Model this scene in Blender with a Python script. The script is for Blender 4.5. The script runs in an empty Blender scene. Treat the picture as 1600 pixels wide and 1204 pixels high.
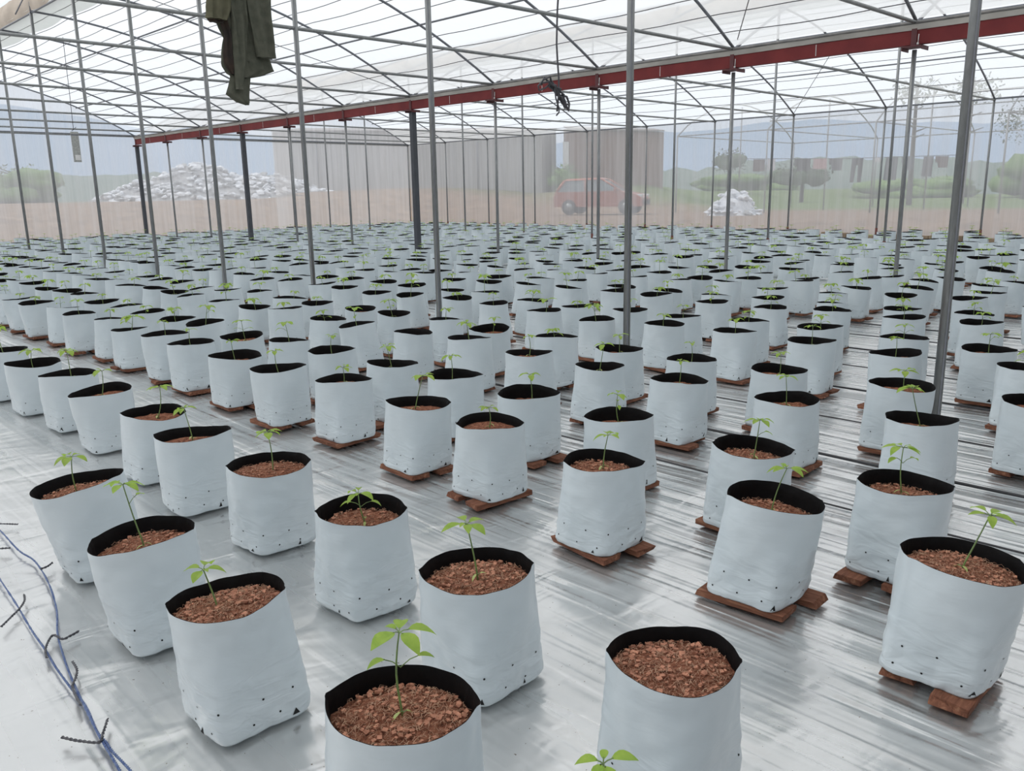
import bpy, bmesh, math, random
from mathutils import Vector, Matrix, noise
PI = math.pi
sc = bpy.context.scene
COL = sc.collection

# ------------------------------------------------------------------ camera
FPX = 1302.9
RX = Vector((0.7194008, -0.6943777, -0.0173805))
UX = Vector((0.1669288, 0.1485469, 0.9747147))
FX = Vector((0.6742383, 0.7041118, -0.2227763))
CAM = Vector((0, 0, 1.5))
cd = bpy.data.cameras.new('camera')
cam = bpy.data.objects.new('camera', cd)
COL.objects.link(cam)
m = Matrix.Identity(4)
for i in range(3):
    m[i][0] = RX[i]; m[i][1] = UX[i]; m[i][2] = -FX[i]; m[i][3] = CAM[i]
cam.matrix_world = m
cd.sensor_fit = 'HORIZONTAL'
cd.sensor_width = 36.0
cd.lens = FPX / 1600 * 36.0
cd.clip_start = 0.05
cd.clip_end = 3000
sc.camera = cam

# ------------------------------------------------------------------ sky and light
w = bpy.data.worlds.new('overcast_sky')
sc.world = w
w.use_nodes = True
nt = w.node_tree
nt.nodes.clear()
o_ = nt.nodes.new('ShaderNodeOutputWorld')
bg = nt.nodes.new('ShaderNodeBackground')
tc = nt.nodes.new('ShaderNodeTexCoord')
sep = nt.nodes.new('ShaderNodeSeparateXYZ')
cr = nt.nodes.new('ShaderNodeValToRGB')
cr.color_ramp.elements[0].position = 0.0
cr.color_ramp.elements[0].color = (0.66, 0.74, 0.84, 1)
cr.color_ramp.elements[1].position = 0.35
cr.color_ramp.elements[1].color = (0.95, 0.975, 1.0, 1)
nt.links.new(tc.outputs['Generated'], sep.inputs[0])
nt.links.new(sep.outputs['Z'], cr.inputs[0])
nt.links.new(cr.outputs[0], bg.inputs['Color'])
bg.inputs['Strength'].default_value = 1.10
nt.links.new(bg.outputs[0], o_.inputs[0])
sd = bpy.data.lights.new('hazy_sun', 'SUN')
sd.energy = 1.2
sd.angle = math.radians(24)
sd.color = (1.0, 0.97, 0.93)
so = bpy.data.objects.new('hazy_sun', sd)
so.rotation_euler = Vector((0.42, -0.62, -1.0)).to_track_quat('-Z', 'Y').to_euler()
COL.objects.link(so)

vs = sc.view_settings
vs.view_transform = 'Standard'
vs.look = 'None'
vs.exposure = 0.07
vs.gamma = 1.0
vs.use_curve_mapping = False

# ------------------------------------------------------------------ helpers
def project(p):
    d = Vector(p) - CAM
    z = d.dot(FX)
    if z < 0.05: return (-9999, -9999, z)
    return (800 + FPX * d.dot(RX) / z, 602 - FPX * d.dot(UX) / z, z)

ORD = ['zeroth', 'first', 'second', 'third', 'fourth', 'fifth', 'sixth', 'seventh', 'eighth', 'ninth', 'tenth',
       'eleventh', 'twelfth', 'thirteenth', 'fourteenth', 'fifteenth', 'sixteenth', 'seventeenth', 'eighteenth',
       'nineteenth', 'twentieth']
def ordn(n):
    if n <= 20: return ORD[n]
    tens = {2: 'twenty', 3: 'thirty', 4: 'forty'}[n // 10]
    return tens + '-' + ORD[n % 10] if n % 10 else {3: 'thirtieth', 4: 'fortieth'}[n // 10]

class MB:
    def __init__(s): s.v = []; s.f = []; s.mi = []; s.sm = []
    def add(s, v, f, mi=0, smooth=True):
        o = len(s.v)
        s.v += [tuple(p) for p in v]
        for q in f: s.f.append(tuple(i + o for i in q)); s.mi.append(mi); s.sm.append(smooth)
    def box(s, c, size, mi=0, M=None, bev=0.0):
        x, y, z = [a / 2 for a in size]
        c = Vector(c)
        if bev > 0:
            bm = bmesh.new(); bmesh.ops.create_cube(bm, size=1.0)
            for q in bm.verts: q.co = Vector((q.co.x * size[0], q.co.y * size[1], q.co.z * size[2]))
            bmesh.ops.bevel(bm, geom=bm.edges[:], offset=bev, segments=2, affect='EDGES', profile=0.6)
            bm.verts.index_update()
            vs_ = [(M @ q.co if M else q.co) + c for q in bm.verts]
            s.add(vs_, [[q.index for q in f.verts] for f in bm.faces], mi, False)
            bm.free(); return
        vs_ = [Vector((sx * x, sy * y, sz * z)) for sx in (-1, 1) for sy in (-1, 1) for sz in (-1, 1)]
        if M: vs_ = [M @ q for q in vs_]
        s.add([q + c for q in vs_], [(0, 1, 3, 2), (4, 6, 7, 5), (0, 4, 5, 1), (2, 3, 7, 6), (0, 2, 6, 4), (1, 5, 7, 3)], mi, False)
    def tube(s, pts, r, n=8, mi=0, cap=True, r1=None):
        pts = [Vector(p) for p in pts]
        L = len(pts); vs_ = []; up = None
        for i, p in enumerate(pts):
            a = pts[max(0, i - 1)]; b = pts[min(L - 1, i + 1)]
            t = (b - a)
            if t.length < 1e-9: t = Vector((0, 0, 1))
            t.normalize()
            if up is None:
                up = Vector((0, 0, 1)) if abs(t.z) < 0.9 else Vector((1, 0, 0))
            s1 = t.cross(up).normalized(); up = s1.cross(t).normalized()
            rr = r if r1 is None else r + (r1 - r) * i / max(1, L - 1)
            for k in range(n):
                a_ = 2 * PI * k / n
                vs_.append(p + s1 * (rr * math.cos(a_)) + up * (rr * math.sin(a_)))
        fs = []
        for i in range(L - 1):
            for k in range(n):
                k2 = (k + 1) % n
                fs.append((i * n + k, i * n + k2, (i + 1) * n + k2, (i + 1) * n + k))
        if cap:
            fs.append(tuple(range(n))[::-1]); fs.append(tuple((L - 1) * n + k for k in range(n)))
        s.add(vs_, fs, mi)
    def mesh(s, name, mats):
        me = bpy.data.meshes.new(name)
        me.from_pydata(s.v, [], s.f)
        for mt in (mats if isinstance(mats, (list, tuple)) else [mats]): me.materials.append(mt)
        me.polygons.foreach_set('material_index', s.mi)
        me.polygons.foreach_set('use_smooth', s.sm)
        me.update()
        return me
    def build(s, name, mats, parent=None, loc=None):
        return link(name, s.mesh(name, mats), parent, loc)

def link(name, me, parent=None, loc=None):
    o = bpy.data.objects.new(name, me)
    COL.objects.link(o)
    if parent is not None: o.parent = parent
    if loc is not None: o.location = loc
    return o
def empty(name, loc=(0, 0, 0), rz=0.0):
    o = bpy.data.objects.new(name, None)
    o.empty_display_size = 0.1
    o.location = loc; o.rotation_euler = (0, 0, rz)
    COL.objects.link(o)
    return o
def tag(o, label=None, cat=None, group=None, kind=None):
    if label: o['label'] = label
    if cat: o['category'] = cat
    if group: o['group'] = group
    if kind: o['kind'] = kind
    return o

# ------------------------------------------------------------------ materials
class NT:
    def __init__(s, name):
        s.m = bpy.data.materials.new(name); s.m.use_nodes = True
        s.t = s.m.node_tree; s.t.nodes.clear()
        s.out = s.t.nodes.new('ShaderNodeOutputMaterial')
    def n(s, kind, **kw):
        q = s.t.nodes.new('ShaderNode' + kind)
        for k, v in kw.items():
            if k in q.inputs: q.inputs[k].default_value = v
            else: setattr(q, k, v)
        return q
    def l(s, a, b): s.t.links.new(a, b)
    def coord(s, scale=(1, 1, 1), rot=(0, 0, 0), kind='Object'):
        c = s.n('TexCoord'); mp = s.n('Mapping')
        mp.inputs['Scale'].default_value = scale; mp.inputs['Rotation'].default_value = rot
        s.l(c.outputs[kind], mp.inputs[0]); return mp.outputs[0]
    def noise(s, vec, scale=5.0, detail=3.0, rough=0.5, dist=0.0):
        q = s.n('TexNoise'); q.inputs['Scale'].default_value = scale; q.inputs['Detail'].default_value = detail
        q.inputs['Roughness'].default_value = rough; q.inputs['Distortion'].default_value = dist
        s.l(vec, q.inputs['Vector']); return q.outputs['Fac']
    def ramp(s, fac, stops):
        q = s.n('ValToRGB'); e = q.color_ramp.elements
        while len(e) < len(stops): e.new(0.5)
        for i, (p, c) in enumerate(stops): e[i].position = p; e[i].color = (*c, 1) if len(c) == 3 else c
        s.l(fac, q.inputs[0]); return q.outputs[0]
    def bump(s, h, strength=0.3, dist=0.01, normal=None):
        q = s.n('Bump'); q.inputs['Strength'].default_value = strength; q.inputs['Distance'].default_value = dist
        s.l(h, q.inputs['Height'])
        if normal is not None: s.l(normal, q.inputs['Normal'])
        return q.outputs[0]
    def mth(s, op, a, b):
        q = s.n('Math', operation=op)
        for i, x in enumerate((a, b)):
            if hasattr(x, 'links'): s.l(x, q.inputs[i])
            else: q.inputs[i].default_value = x
        return q.outputs[0]
    def princ(s, col=(0.5, 0.5, 0.5), rough=0.5, metal=0.0, nrm=None, spec=0.5, **kw):
        q = s.n('BsdfPrincipled')
        if hasattr(col, 'links'): s.l(col, q.inputs['Base Color'])
        else: q.inputs['Base Color'].default_value = (*col, 1)
        if hasattr(rough, 'links'): s.l(rough, q.inputs['Roughness'])
        else: q.inputs['Roughness'].default_value = rough
        q.inputs['Metallic'].default_value = metal
        q.inputs['Specular IOR Level'].default_value = spec
        if nrm is not None: s.l(nrm, q.inputs['Normal'])
        for k, v in kw.items(): q.inputs[k].default_value = v
        return q.outputs[0]
    def done(s, sh): s.l(sh, s.out.inputs[0]); return s.m

def simple(name, c1, c2=None, rough=0.5, metal=0.0, scale=8.0, bump=0.0, bscale=40.0, spec=0.5, stretch=(1, 1, 1)):
    t = NT(name); v = t.coord(stretch)
    c2 = c2 or tuple(a * 0.85 for a in c1)
    f = t.noise(v, scale, 4)
    col = t.ramp(f, [(0.35, c1), (0.65, c2)])
    nm = t.bump(t.noise(v, bscale, 3), bump, 0.01) if bump else None
    return t.done(t.princ(col, rough, metal, nm, spec))

M = {}
# silver mulch film on the ground
t = NT('silver_mulch_film')
va = t.coord((7.0, 0.5, 1.0), (0, 0, 0.05)); vb = t.coord((1, 1, 1)); vc = t.coord((19.0, 0.7, 1), (0, 0, -0.05)); vd = t.coord((2.2, 5.0, 1), (0, 0, 0.6))
n1 = t.noise(va, 1.0, 2, 0.45, 0.9); n2 = t.noise(vb, 1.3, 3, 0.5, 0.6); n3 = t.noise(vc, 1.0, 1, 0.4, 0.6); n4 = t.noise(vd, 1.0, 2, 0.5, 1.2)
cx = t.n('TexCoord'); sp = t.n('SeparateXYZ'); t.l(cx.outputs['Object'], sp.inputs[0])
mr = t.n('MapRange'); mr.inputs['From Min'].default_value = 1.3; mr.inputs['From Max'].default_value = 3.6
mr.inputs['To Min'].default_value = 0.16; mr.inputs['To Max'].default_value = 0.72
t.l(sp.outputs['X'], mr.inputs[0])
h = t.mth('ADD', t.mth('MULTIPLY', t.mth('ADD', n1, t.mth('MULTIPLY', n3, 0.42)), mr.outputs[0]), t.mth('MULTIPLY', n4, 0.25))
h = t.mth('ADD', h, t.mth('MULTIPLY', n2, 0.6))
col = t.ramp(n2, [(0.3, (0.58, 0.59, 0.59)), (0.7, (0.70, 0.705, 0.70))])
sp_f = t.noise(vb, 90, 1, 0.5)
mx = t.n('Mix', data_type='RGBA')
t.l(t.ramp(sp_f, [(0.205, (1, 1, 1)), (0.22, (0, 0, 0))]), mx.inputs['Factor'])
t.l(col, mx.inputs[6]); mx.inputs[7].default_value = (0.16, 0.12, 0.09, 1)
M['film'] = t.done(t.princ(mx.outputs[2], t.ramp(n1, [(0.3, (0.22,) * 3), (0.7, (0.34,) * 3)]), 0.8, t.bump(h, 1.0, 0.045), 0.5))
# white poly bag
t = NT('white_poly_film')
v = t.coord((1, 1, 3.0))
hb = t.mth('ADD', t.noise(v, 6, 2, 0.5, 1.4), t.mth('MULTIPLY', t.noise(t.coord((1, 1, 2)), 26, 2), 0.12))
g = t.n('TexCoord'); sp = t.n('SeparateXYZ'); t.l(g.outputs['Object'], sp.inputs[0])
fm = t.n('MapRange'); fm.inputs['From Min'].default_value = 0.02; fm.inputs['From Max'].default_value = 0.26
fm.inputs['To Min'].default_value = 1.0; fm.inputs['To Max'].default_value = 0.18
t.l(sp.outputs['Z'], fm.inputs[0])
col = t.ramp(t.noise(t.coord((1, 1, 1)), 5, 2), [(0.3, (0.54, 0.605, 0.64)), (0.7, (0.60, 0.66, 0.69))])
M['bag'] = t.done(t.princ(col, 0.33, 0.0, t.bump(t.mth('MULTIPLY', hb, fm.outputs[0]), 0.75, 0.012), 0.5))
M['lining'] = simple('black_poly_lining', (0.003, 0.003, 0.0035), (0.005, 0.0045, 0.005), 0.6, 0, 12, 0.3, 30, 0.15)
M['hole'] = simple('black_plastic_hole', (0.004, 0.004, 0.005), None, 0.8)
# coco peat
t = NT('coco_peat')
v = t.coord((1, 1, 1)); vo = t.n('TexVoronoi'); vo.inputs['Scale'].default_value = 130; t.l(v, vo.inputs['Vector'])
f1 = t.noise(v, 60, 5, 0.7, 0.5); f2 = t.noise(t.coord((60, 400, 60), (0.3, 0.2, 0.7)), 1.0, 3, 0.6, 2.0)
f3 = t.noise(t.coord((400, 60, 60), (0.1, 0.2, -0.5)), 1.0, 3, 0.6, 2.0)
fa = t.mth('MAXIMUM', f2, f3)
cA = t.ramp(f1, [(0.32, (0.05, 0.016, 0.010)), (0.5, (0.27, 0.10, 0.058)), (0.70, (0.50, 0.24, 0.15))])
mx = t.n('Mix', data_type='RGBA'); t.l(t.ramp(fa, [(0.6, (0, 0, 0)), (0.72, (1, 1, 1))]), mx.inputs['Factor'])
t.l(cA, mx.inputs[6]); mx.inputs[7].default_value = (0.60, 0.37, 0.25, 1)
hh = t.mth('ADD', t.mth('ADD', f1, t.mth('MULTIPLY', fa, 0.5)), t.mth('MULTIPLY', vo.outputs['Distance'], 0.6))
M['soil'] = t.done(t.princ(mx.outputs[2], 0.9, 0, t.bump(hh, 1.0, 0.012), 0.15))
M['chip'] = simple('husk_chip', (0.46, 0.21, 0.13), (0.24, 0.095, 0.055), 0.85, 0, 40)
M['fibre'] = simple('coir_fibre', (0.62, 0.40, 0.27), (0.38, 0.19, 0.12), 0.8, 0, 40)
# leaf / stem
t = NT('pepper_leaf')
v = t.coord((1, 1, 1)); f = t.noise(v, 45, 3)
col = t.ramp(f, [(0.3, (0.24, 0.40, 0.05)), (0.7, (0.40, 0.55, 0.09))])
pb = t.princ(col, 0.42, 0, t.bump(t.noise(v, 120, 3), 0.5, 0.004), 0.4)
tr = t.n('BsdfTranslucent'); tr.inputs[0].default_value = (0.38, 0.62, 0.08, 1)
ms = t.n('MixShader'); ms.inputs[0].default_value = 0.48; t.l(pb, ms.inputs[1]); t.l(tr.outputs[0], ms.inputs[2])
M['leaf'] = t.done(ms.outputs[0])
t = NT('pale_leaf')
pb = t.princ((0.46, 0.55, 0.20), 0.5, 0)
tr = t.n('BsdfTranslucent'); tr.inputs[0].default_value = (0.6, 0.7, 0.25, 1)
ms = t.n('MixShader'); ms.inputs[0].default_value = 0.4; t.l(pb, ms.inputs[1]); t.l(tr.outputs[0], ms.inputs[2])
M['pale'] = t.done(ms.outputs[0])
M['stem'] = simple('green_stem', (0.20, 0.30, 0.09), (0.13, 0.19, 0.08), 0.5, 0, 30)
# metals
def steel(name, c, rough=0.45, metal=0.55):
    t = NT(name); v = t.coord((1, 1, 0.25))
    f = t.noise(v, 30, 4, 0.6)
    col = t.ramp(f, [(0.3, tuple(a * 0.8 for a in c)), (0.6, c), (0.8, tuple(min(1, a * 1.25) for a in c))])
    return t.done(t.princ(col, rough, metal, t.bump(f, 0.15, 0.003)))
M['steel'] = steel('galvanised_steel', (0.27, 0.28, 0.28))
M['steel_d'] = steel('dark_steel', (0.20, 0.21, 0.235), 0.5, 0.3)
M['charcoal'] = simple('charcoal_paint', (0.055, 0.06, 0.072), (0.045, 0.05, 0.06), 0.55)
M['rust'] = simple('rust_primer', (0.17, 0.045, 0.035), (0.10, 0.04, 0.03), 0.7, 0, 20)
M['red'] = simple('red_oxide_paint', (0.20, 0.036, 0.036), (0.16, 0.03, 0.032), 0.6, 0, 3, 0.05, 60, 0.2)
M['redd'] = simple('dark_red_paint', (0.12, 0.03, 0.035), (0.09, 0.028, 0.03), 0.55, 0, 6)
M['lip'] = simple('bare_gutter_metal', (0.55, 0.53, 0.49), (0.40, 0.38, 0.35), 0.6, 0.1, 4, stretch=(1, 0.4, 1))
M['lipd'] = simple('gutter_pipe_grey', (0.24, 0.23, 0.22), (0.15, 0.15, 0.15), 0.6, 0.2, 6)
M['white'] = simple('white_paint', (0.75, 0.75, 0.74), None, 0.5)
M['cord'] = simple('dark_cord', (0.06, 0.06, 0.07), (0.10, 0.10, 0.11), 0.7)
M['wire'] = simple('grey_wire', (0.22, 0.22, 0.23), (0.3, 0.3, 0.3), 0.5, 0.3)
# translucent roof and wall films
def film(name, trans_col, opaq, tint=(1, 1, 1), streak=None, var=0.1, scale=0.8, glossy=0.0):
    t = NT(name)
    tb = t.n('BsdfTransparent'); tb.inputs[0].default_value = (*tint, 1)
    tl = t.n('BsdfTranslucent'); df = t.n('BsdfDiffuse')
    for q in (tl, df): q.inputs[0].default_value = (*trans_col, 1)
    m1 = t.n('MixShader'); m1.inputs[0].default_value = 0.22
    t.l(tl.outputs[0], m1.inputs[1]); t.l(df.outputs[0], m1.inputs[2])
    v = t.coord(streak or (1, 1, 1)); f = t.noise(v, scale, 4, 0.6, 0.3)
    mr = t.n('MapRange'); mr.inputs['From Min'].default_value = 0.25; mr.inputs['From Max'].default_value = 0.75
    mr.inputs['To Min'].default_value = opaq - var; mr.inputs['To Max'].default_value = opaq + var
    t.l(f, mr.inputs[0])
    m2 = t.n('MixShader'); t.l(mr.outputs[0], m2.inputs[0])
    t.l(tb.outputs[0], m2.inputs[1]); t.l(m1.outputs[0], m2.inputs[2])
    return t.done(m2.outputs[0])
M['roof'] = film('roof_poly_film', (0.95, 0.96, 0.965), 0.52, (1, 1, 1), (1, 1, 1), 0.06, 0.7)
M['wallfilm'] = film('hazy_wall_film', (0.76, 0.79, 0.83), 0.52, (0.97, 0.98, 1.0), (3.0, 3.0, 0.12), 0.12, 2.2)
M['wallfilm2'] = film('clean_wall_film', (0.74, 0.76, 0.79), 0.76, (0.97, 0.97, 0.98), (3.0, 3.0, 0.12), 0.08, 2.2)
M['dimming_net'] = film('added_dimming_net', (0.30, 0.31, 0.33), 0.85, (0.8, 0.8, 0.8), (3.0, 3.0, 0.12), 0.05, 2.2)  # for the unseen added walls that dim light from the camera side
M['vent'] = simple('cream_vent_cloth', (0.62, 0.54, 0.46), (0.52, 0.45, 0.38), 0.9, 0, 2)
M['flap'] = film('grey_vent_flap', (0.62, 0.64, 0.62), 0.90, (0.8, 0.82, 0.82))
# wood
t = NT('red_brown_wood')
v = t.coord((3, 22, 22)); f = t.noise(v, 3, 5, 0.6, 0.6)
col = t.ramp(f, [(0.3, (0.085, 0.034, 0.022)), (0.55, (0.19, 0.080, 0.048)), (0.75, (0.32, 0.165, 0.10))])
M['wood'] = t.done(t.princ(col, 0.8, 0, t.bump(f, 0.5, 0.006), 0.2))
M['tube'] = simple('black_drip_tube', (0.015, 0.015, 0.018), (0.03, 0.03, 0.035), 0.45)
M['blue'] = simple('blue_twine', (0.06, 0.10, 0.24), (0.15, 0.20, 0.34), 0.75, 0, 60)
M['tie'] = simple('grey_twist_tie', (0.05, 0.05, 0.06), (0.12, 0.12, 0.13), 0.7, 0, 60)
# outside
t = NT('red_earth')
v = t.coord((1, 1, 1)); f = t.noise(v, 0.25, 5, 0.6); f2 = t.noise(v, 1.8, 5, 0.65)
c1 = t.ramp(f2, [(0.3, (0.19, 0.135, 0.10)), (0.7, (0.36, 0.255, 0.18))])
gx = t.n('TexCoord'); sp = t.n('SeparateXYZ'); t.l(gx.outputs['Object'], sp.inputs[0])
# grass beyond the yard: distance from the greenhouse along the x + y diagonal
dd = t.mth('ADD', t.mth('MULTIPLY', sp.outputs['X'], 0.95), t.mth('MULTIPLY', sp.outputs['Y'], 0.20))
dd = t.mth('ADD', dd, t.mth('MULTIPLY', f, 8.0))
mr = t.n('MapRange'); mr.inputs['From Min'].default_value = 41; mr.inputs['From Max'].default_value = 49; t.l(dd, mr.inputs[0])
mx = t.n('Mix', data_type='RGBA'); t.l(mr.outputs[0], mx.inputs['Factor']); t.l(c1, mx.inputs[6])
t.l(t.ramp(f2, [(0.3, (0.10, 0.16, 0.06)), (0.7, (0.20, 0.26, 0.10))]), mx.inputs[7])
M['earth'] = t.done(t.princ(mx.outputs[2], 0.95, 0, t.bump(f2, 0.6, 0.2), 0.1))
M['hill'] = simple('hill_haze_tinted', (0.33, 0.42, 0.53), (0.38, 0.46, 0.57), 1.0, 0, 0.02, spec=0.0)  # distance haze is painted into the bluish hill colour
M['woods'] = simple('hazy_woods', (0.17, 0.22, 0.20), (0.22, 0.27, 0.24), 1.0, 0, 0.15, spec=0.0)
M['block'] = simple('tan_curb_brick', (0.33, 0.25, 0.17), (0.22, 0.16, 0.11), 0.9, 0, 5, 0.4, 20)
M['brownwall'] = simple('brown_sheet_wall', (0.20, 0.125, 0.10), (0.25, 0.16, 0.13), 0.8, 0, 1.2, stretch=(2, 2, 0.1))
M['greywall'] = simple('grey_sheet_wall', (0.34, 0.34, 0.34), (0.42, 0.41, 0.40), 0.8, 0, 1.2, stretch=(2, 2, 0.1))
M['tinroof'] = simple('tin_roof', (0.30, 0.27, 0.26), None, 0.5, 0.3)
M['sack'] = simple('white_plastic_sack', (0.82, 0.84, 0.87), (0.62, 0.65, 0.70), 0.5, 0, 3)
M['sackd'] = simple('grey_rubble', (0.30, 0.31, 0.33), (0.42, 0.42, 0.42), 0.9, 0, 3)
M['foliage'] = simple('bush_foliage', (0.10, 0.19, 0.05), (0.17, 0.27, 0.08), 0.9, 0, 1.5)
M['treeleaf'] = simple('dark_tree_foliage', (0.06, 0.10, 0.05), (0.10, 0.15, 0.08), 0.9, 0, 1.5)
M['bark'] = simple('tree_bark', (0.10, 0.085, 0.075), None, 0.95, 0, 6, 0.4)
M['carpaint'] = simple('orange_red_car_paint', (0.40, 0.12, 0.07), (0.38, 0.11, 0.065), 0.25, 0.1, 2)
M['glass'] = simple('dark_car_glass', (0.10, 0.12, 0.13), (0.16, 0.19, 0.20), 0.1, 0, 2, spec=0.8)
M['tyre'] = simple('tyre_rubber', (0.02, 0.02, 0.02), None, 0.8)
M['chrome'] = simple('bright_lamp', (0.8, 0.8, 0.8), None, 0.2, 0.3)
M['jacket'] = simple('olive_cloth', (0.085, 0.090, 0.070), (0.115, 0.118, 0.092), 0.95, 0, 14, 0.4, 160, 0.1)
M['jacket2'] = simple('light_olive_cloth', (0.155, 0.150, 0.100), (0.115, 0.112, 0.076), 0.95, 0, 10, 0.4, 160, 0.1)
M['jacketd'] = simple('dark_cloth_lining', (0.02, 0.017, 0.016), (0.045, 0.030, 0.022), 0.95)
M['trap'] = simple('grey_trap_sheet', (0.30, 0.31, 0.30), (0.42, 0.43, 0.41), 0.6, 0, 60)

# ------------------------------------------------------------------ greenhouse geometry
XA, XB, XC, XD, XL = 11.78, 5.88, 17.82, 23.78, 0.0
S, Y0 = 2.6677, 4.637
YE = Y0 + 10 * S + 0.05
def dz(y): return 0.006 * (y - 4.64)
def arch(u): return 3.575 + 0.5626 * u - 0.044 * u * u
def slope_right(x0):   # curved half from ridge down to the right eave, list of (x, z)
    return [(x0 - u, arch(u)) for u in [5.9 * (1 - k / 12) for k in range(13)]]
def slope_left(x0):    # raised half, its top lip stands above the ridge
    return [(x0 + u, arch(u) + 0.44 * (u / 5.9) ** 2) for u in [5.9 * k / 12 for k in range(13)]]
FY0 = -3.4

# floor
b = MB()
nx, ny = 150, 200
xs = [-3 + 27.4 * (i / nx) ** 1.5 for i in range(nx + 1)]
ys = [FY0 + (31.35 - FY0) * (j / ny) ** 1.3 for j in range(ny + 1)]
vv = []
for y in ys:
    for x in xs:
        k = min(1.0, max(0.2, (x - 1.2) / 2.2))
        z = 0.012 * k * noise.noise((x * 5.5, y * 0.55, 0)) + 0.006 * k * noise.noise((x * 13, y * 0.9, 5)) \
            + 0.006 * noise.noise((x * 2.2 + y * 1.4, y * 2.2 - x, 9))
        vv.append((x, y, z - 0.016))
b.add(vv, [(j * (nx + 1) + i, j * (nx + 1) + i + 1, (j + 1) * (nx + 1) + i + 1, (j + 1) * (nx + 1) + i) for j in range(ny) for i in range(nx)])
fl = b.build('floor', M['film']); tag(fl, kind='structure')

# film roof
b = MB()
yl = [FY0 + (YE - FY0) * k / 40 for k in range(41)]
for prof, up in ((slope_right(0.0), 0.05), (slope_left(-XA), 0.05), (slope_right(XA), 0.05), (slope_left(XL), 0.05), (slope_right(XD), 0.05), (slope_left(XA), 0.05)):  # first two slopes: unseen bay added to filter light from behind
    n = len(prof); vv = []
    for y in yl:
        for (x, z) in prof: vv.append((x, y, z + up + dz(y)))
    b.add(vv, [(j * n + i, j * n + i + 1, (j + 1) * n + i + 1, (j + 1) * n + i) for j in range(40) for i in range(n - 1)])
ro = b.build('ceiling', M['roof']); tag(ro, kind='structure')

# side wall film (x = XD) and end wall film with two gables
def skin(name, pts, mats, thick=0.0):
    b = MB(); b.add(pts, [tuple(range(len(pts)))], 0, False)
    o = b.build(name, mats); tag(o, kind='structure'); return o
zE = 3.62
WX = XD + 0.06
b = MB()
n = 60; vv = []
for k in range(n + 1):
    y = -0.5 + (YE + 0.5) * k / n
    wob = 0.015 * math.sin(y * 7.1) + 0.01 * math.sin(y * 17)
    vv += [(WX + wob, y, 0.12), (WX + wob * 0.6, y, 1.9), (WX, y, zE + dz(y))]
b.add(vv, [(3 * k + i, 3 * k + 3 + i, 3 * k + 4 + i, 3 * k + 1 + i) for k in range(n) for i in (0, 1)])
wr = b.build('wall_right', M['wallfilm']); tag(wr, kind='structure')
b = MB()
YW = YE + 0.03
def endstrip(x0, x1, f, mi=0):
    n = max(2, int((x1 - x0) / 0.25)); vv = []
    for k in range(n + 1):
        x = x0 + (x1 - x0) * k / n
        vv += [(x, YW, 0.1), (x, YW, 2.0), (x, YW, f(x) + dz(YE))]
    b.add(vv, [(3 * k + i, 3 * k + 3 + i, 3 * k + 4 + i, 3 * k + 1 + i) for k in range(n) for i in (0, 1)], mi)
def top_near(x0):
    def f(x):
        u = x0 - x
        if u <= 5.9: return arch(max(0, u)) + 0.03
        u2 = 11.8 - u
        return arch(max(0, u2)) + 0.44 * (max(0, u2) / 5.9) ** 2
    return f
endstrip(0.0, XA, top_near(XA)); endstrip(XA, 17.1, top_near(XD)); endstrip(17.1, 17.8, top_near(XD), 1); endstrip(17.8, XD + 0.02, top_near(XD))
wf = b.build('wall_far', [M['wallfilm'], M['wallfilm2']]); tag(wf, kind='structure')

# unseen near and outer walls, added to cut light from behind the camera
b = MB(); n = 48; vv = []
for k in range(n + 1):
    x = -XA + (XA * 2 + 12.0) * k / n
    xx = x if 0 <= x <= XA else (x + XA if x < 0 else x - XA)
    zt = top_near(XA)(min(XA, max(0, xx)))
    vv += [(x, FY0, 0.0), (x, FY0, 1.9), (x, FY0, zt - .05)]
b.add(vv, [(3 * k + i, 3 * k + 3 + i, 3 * k + 4 + i, 3 * k + 1 + i) for k in range(n) for i in (0, 1)])
tag(b.build('wall_near_added', M['dimming_net']), kind='structure')
b = MB(); b.add([(-XA - .05, FY0, 0), (-XA - .05, YE, 0), (-XA - .05, YE, 3.8), (-XA - .05, FY0, 3.6)], [(0, 1, 2, 3)], 0, False)
tag(b.build('wall_left_added', M['dimming_net']), kind='structure')

# curbs at the feet of the walls
b = MB(); random.seed(4)
y = 3.0
while y < YE - 0.1:
    L = random.uniform(0.32, 0.44); hgt = random.uniform(0.20, 0.30)
    b.box((XD - 0.10 + random.uniform(-.01, .01), y + L / 2, hgt / 2 - .02), (0.16, L - 0.012, hgt + .04), 0, None, 0.008); y += L
tag(b.build('baseboard_right', M['block']), kind='structure')
b = MB(); x = 0.0
while x < XD - 0.3:
    L = random.uniform(0.32, 0.44); hgt = random.uniform(0.18, 0.28)
    b.box((x + L / 2, YE - 0.16, hgt / 2 - .02), (L - 0.012, 0.16, hgt + .04), 0, None, 0.008); x += L
tag(b.build('baseboard_far', M['block']), kind='structure')

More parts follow.
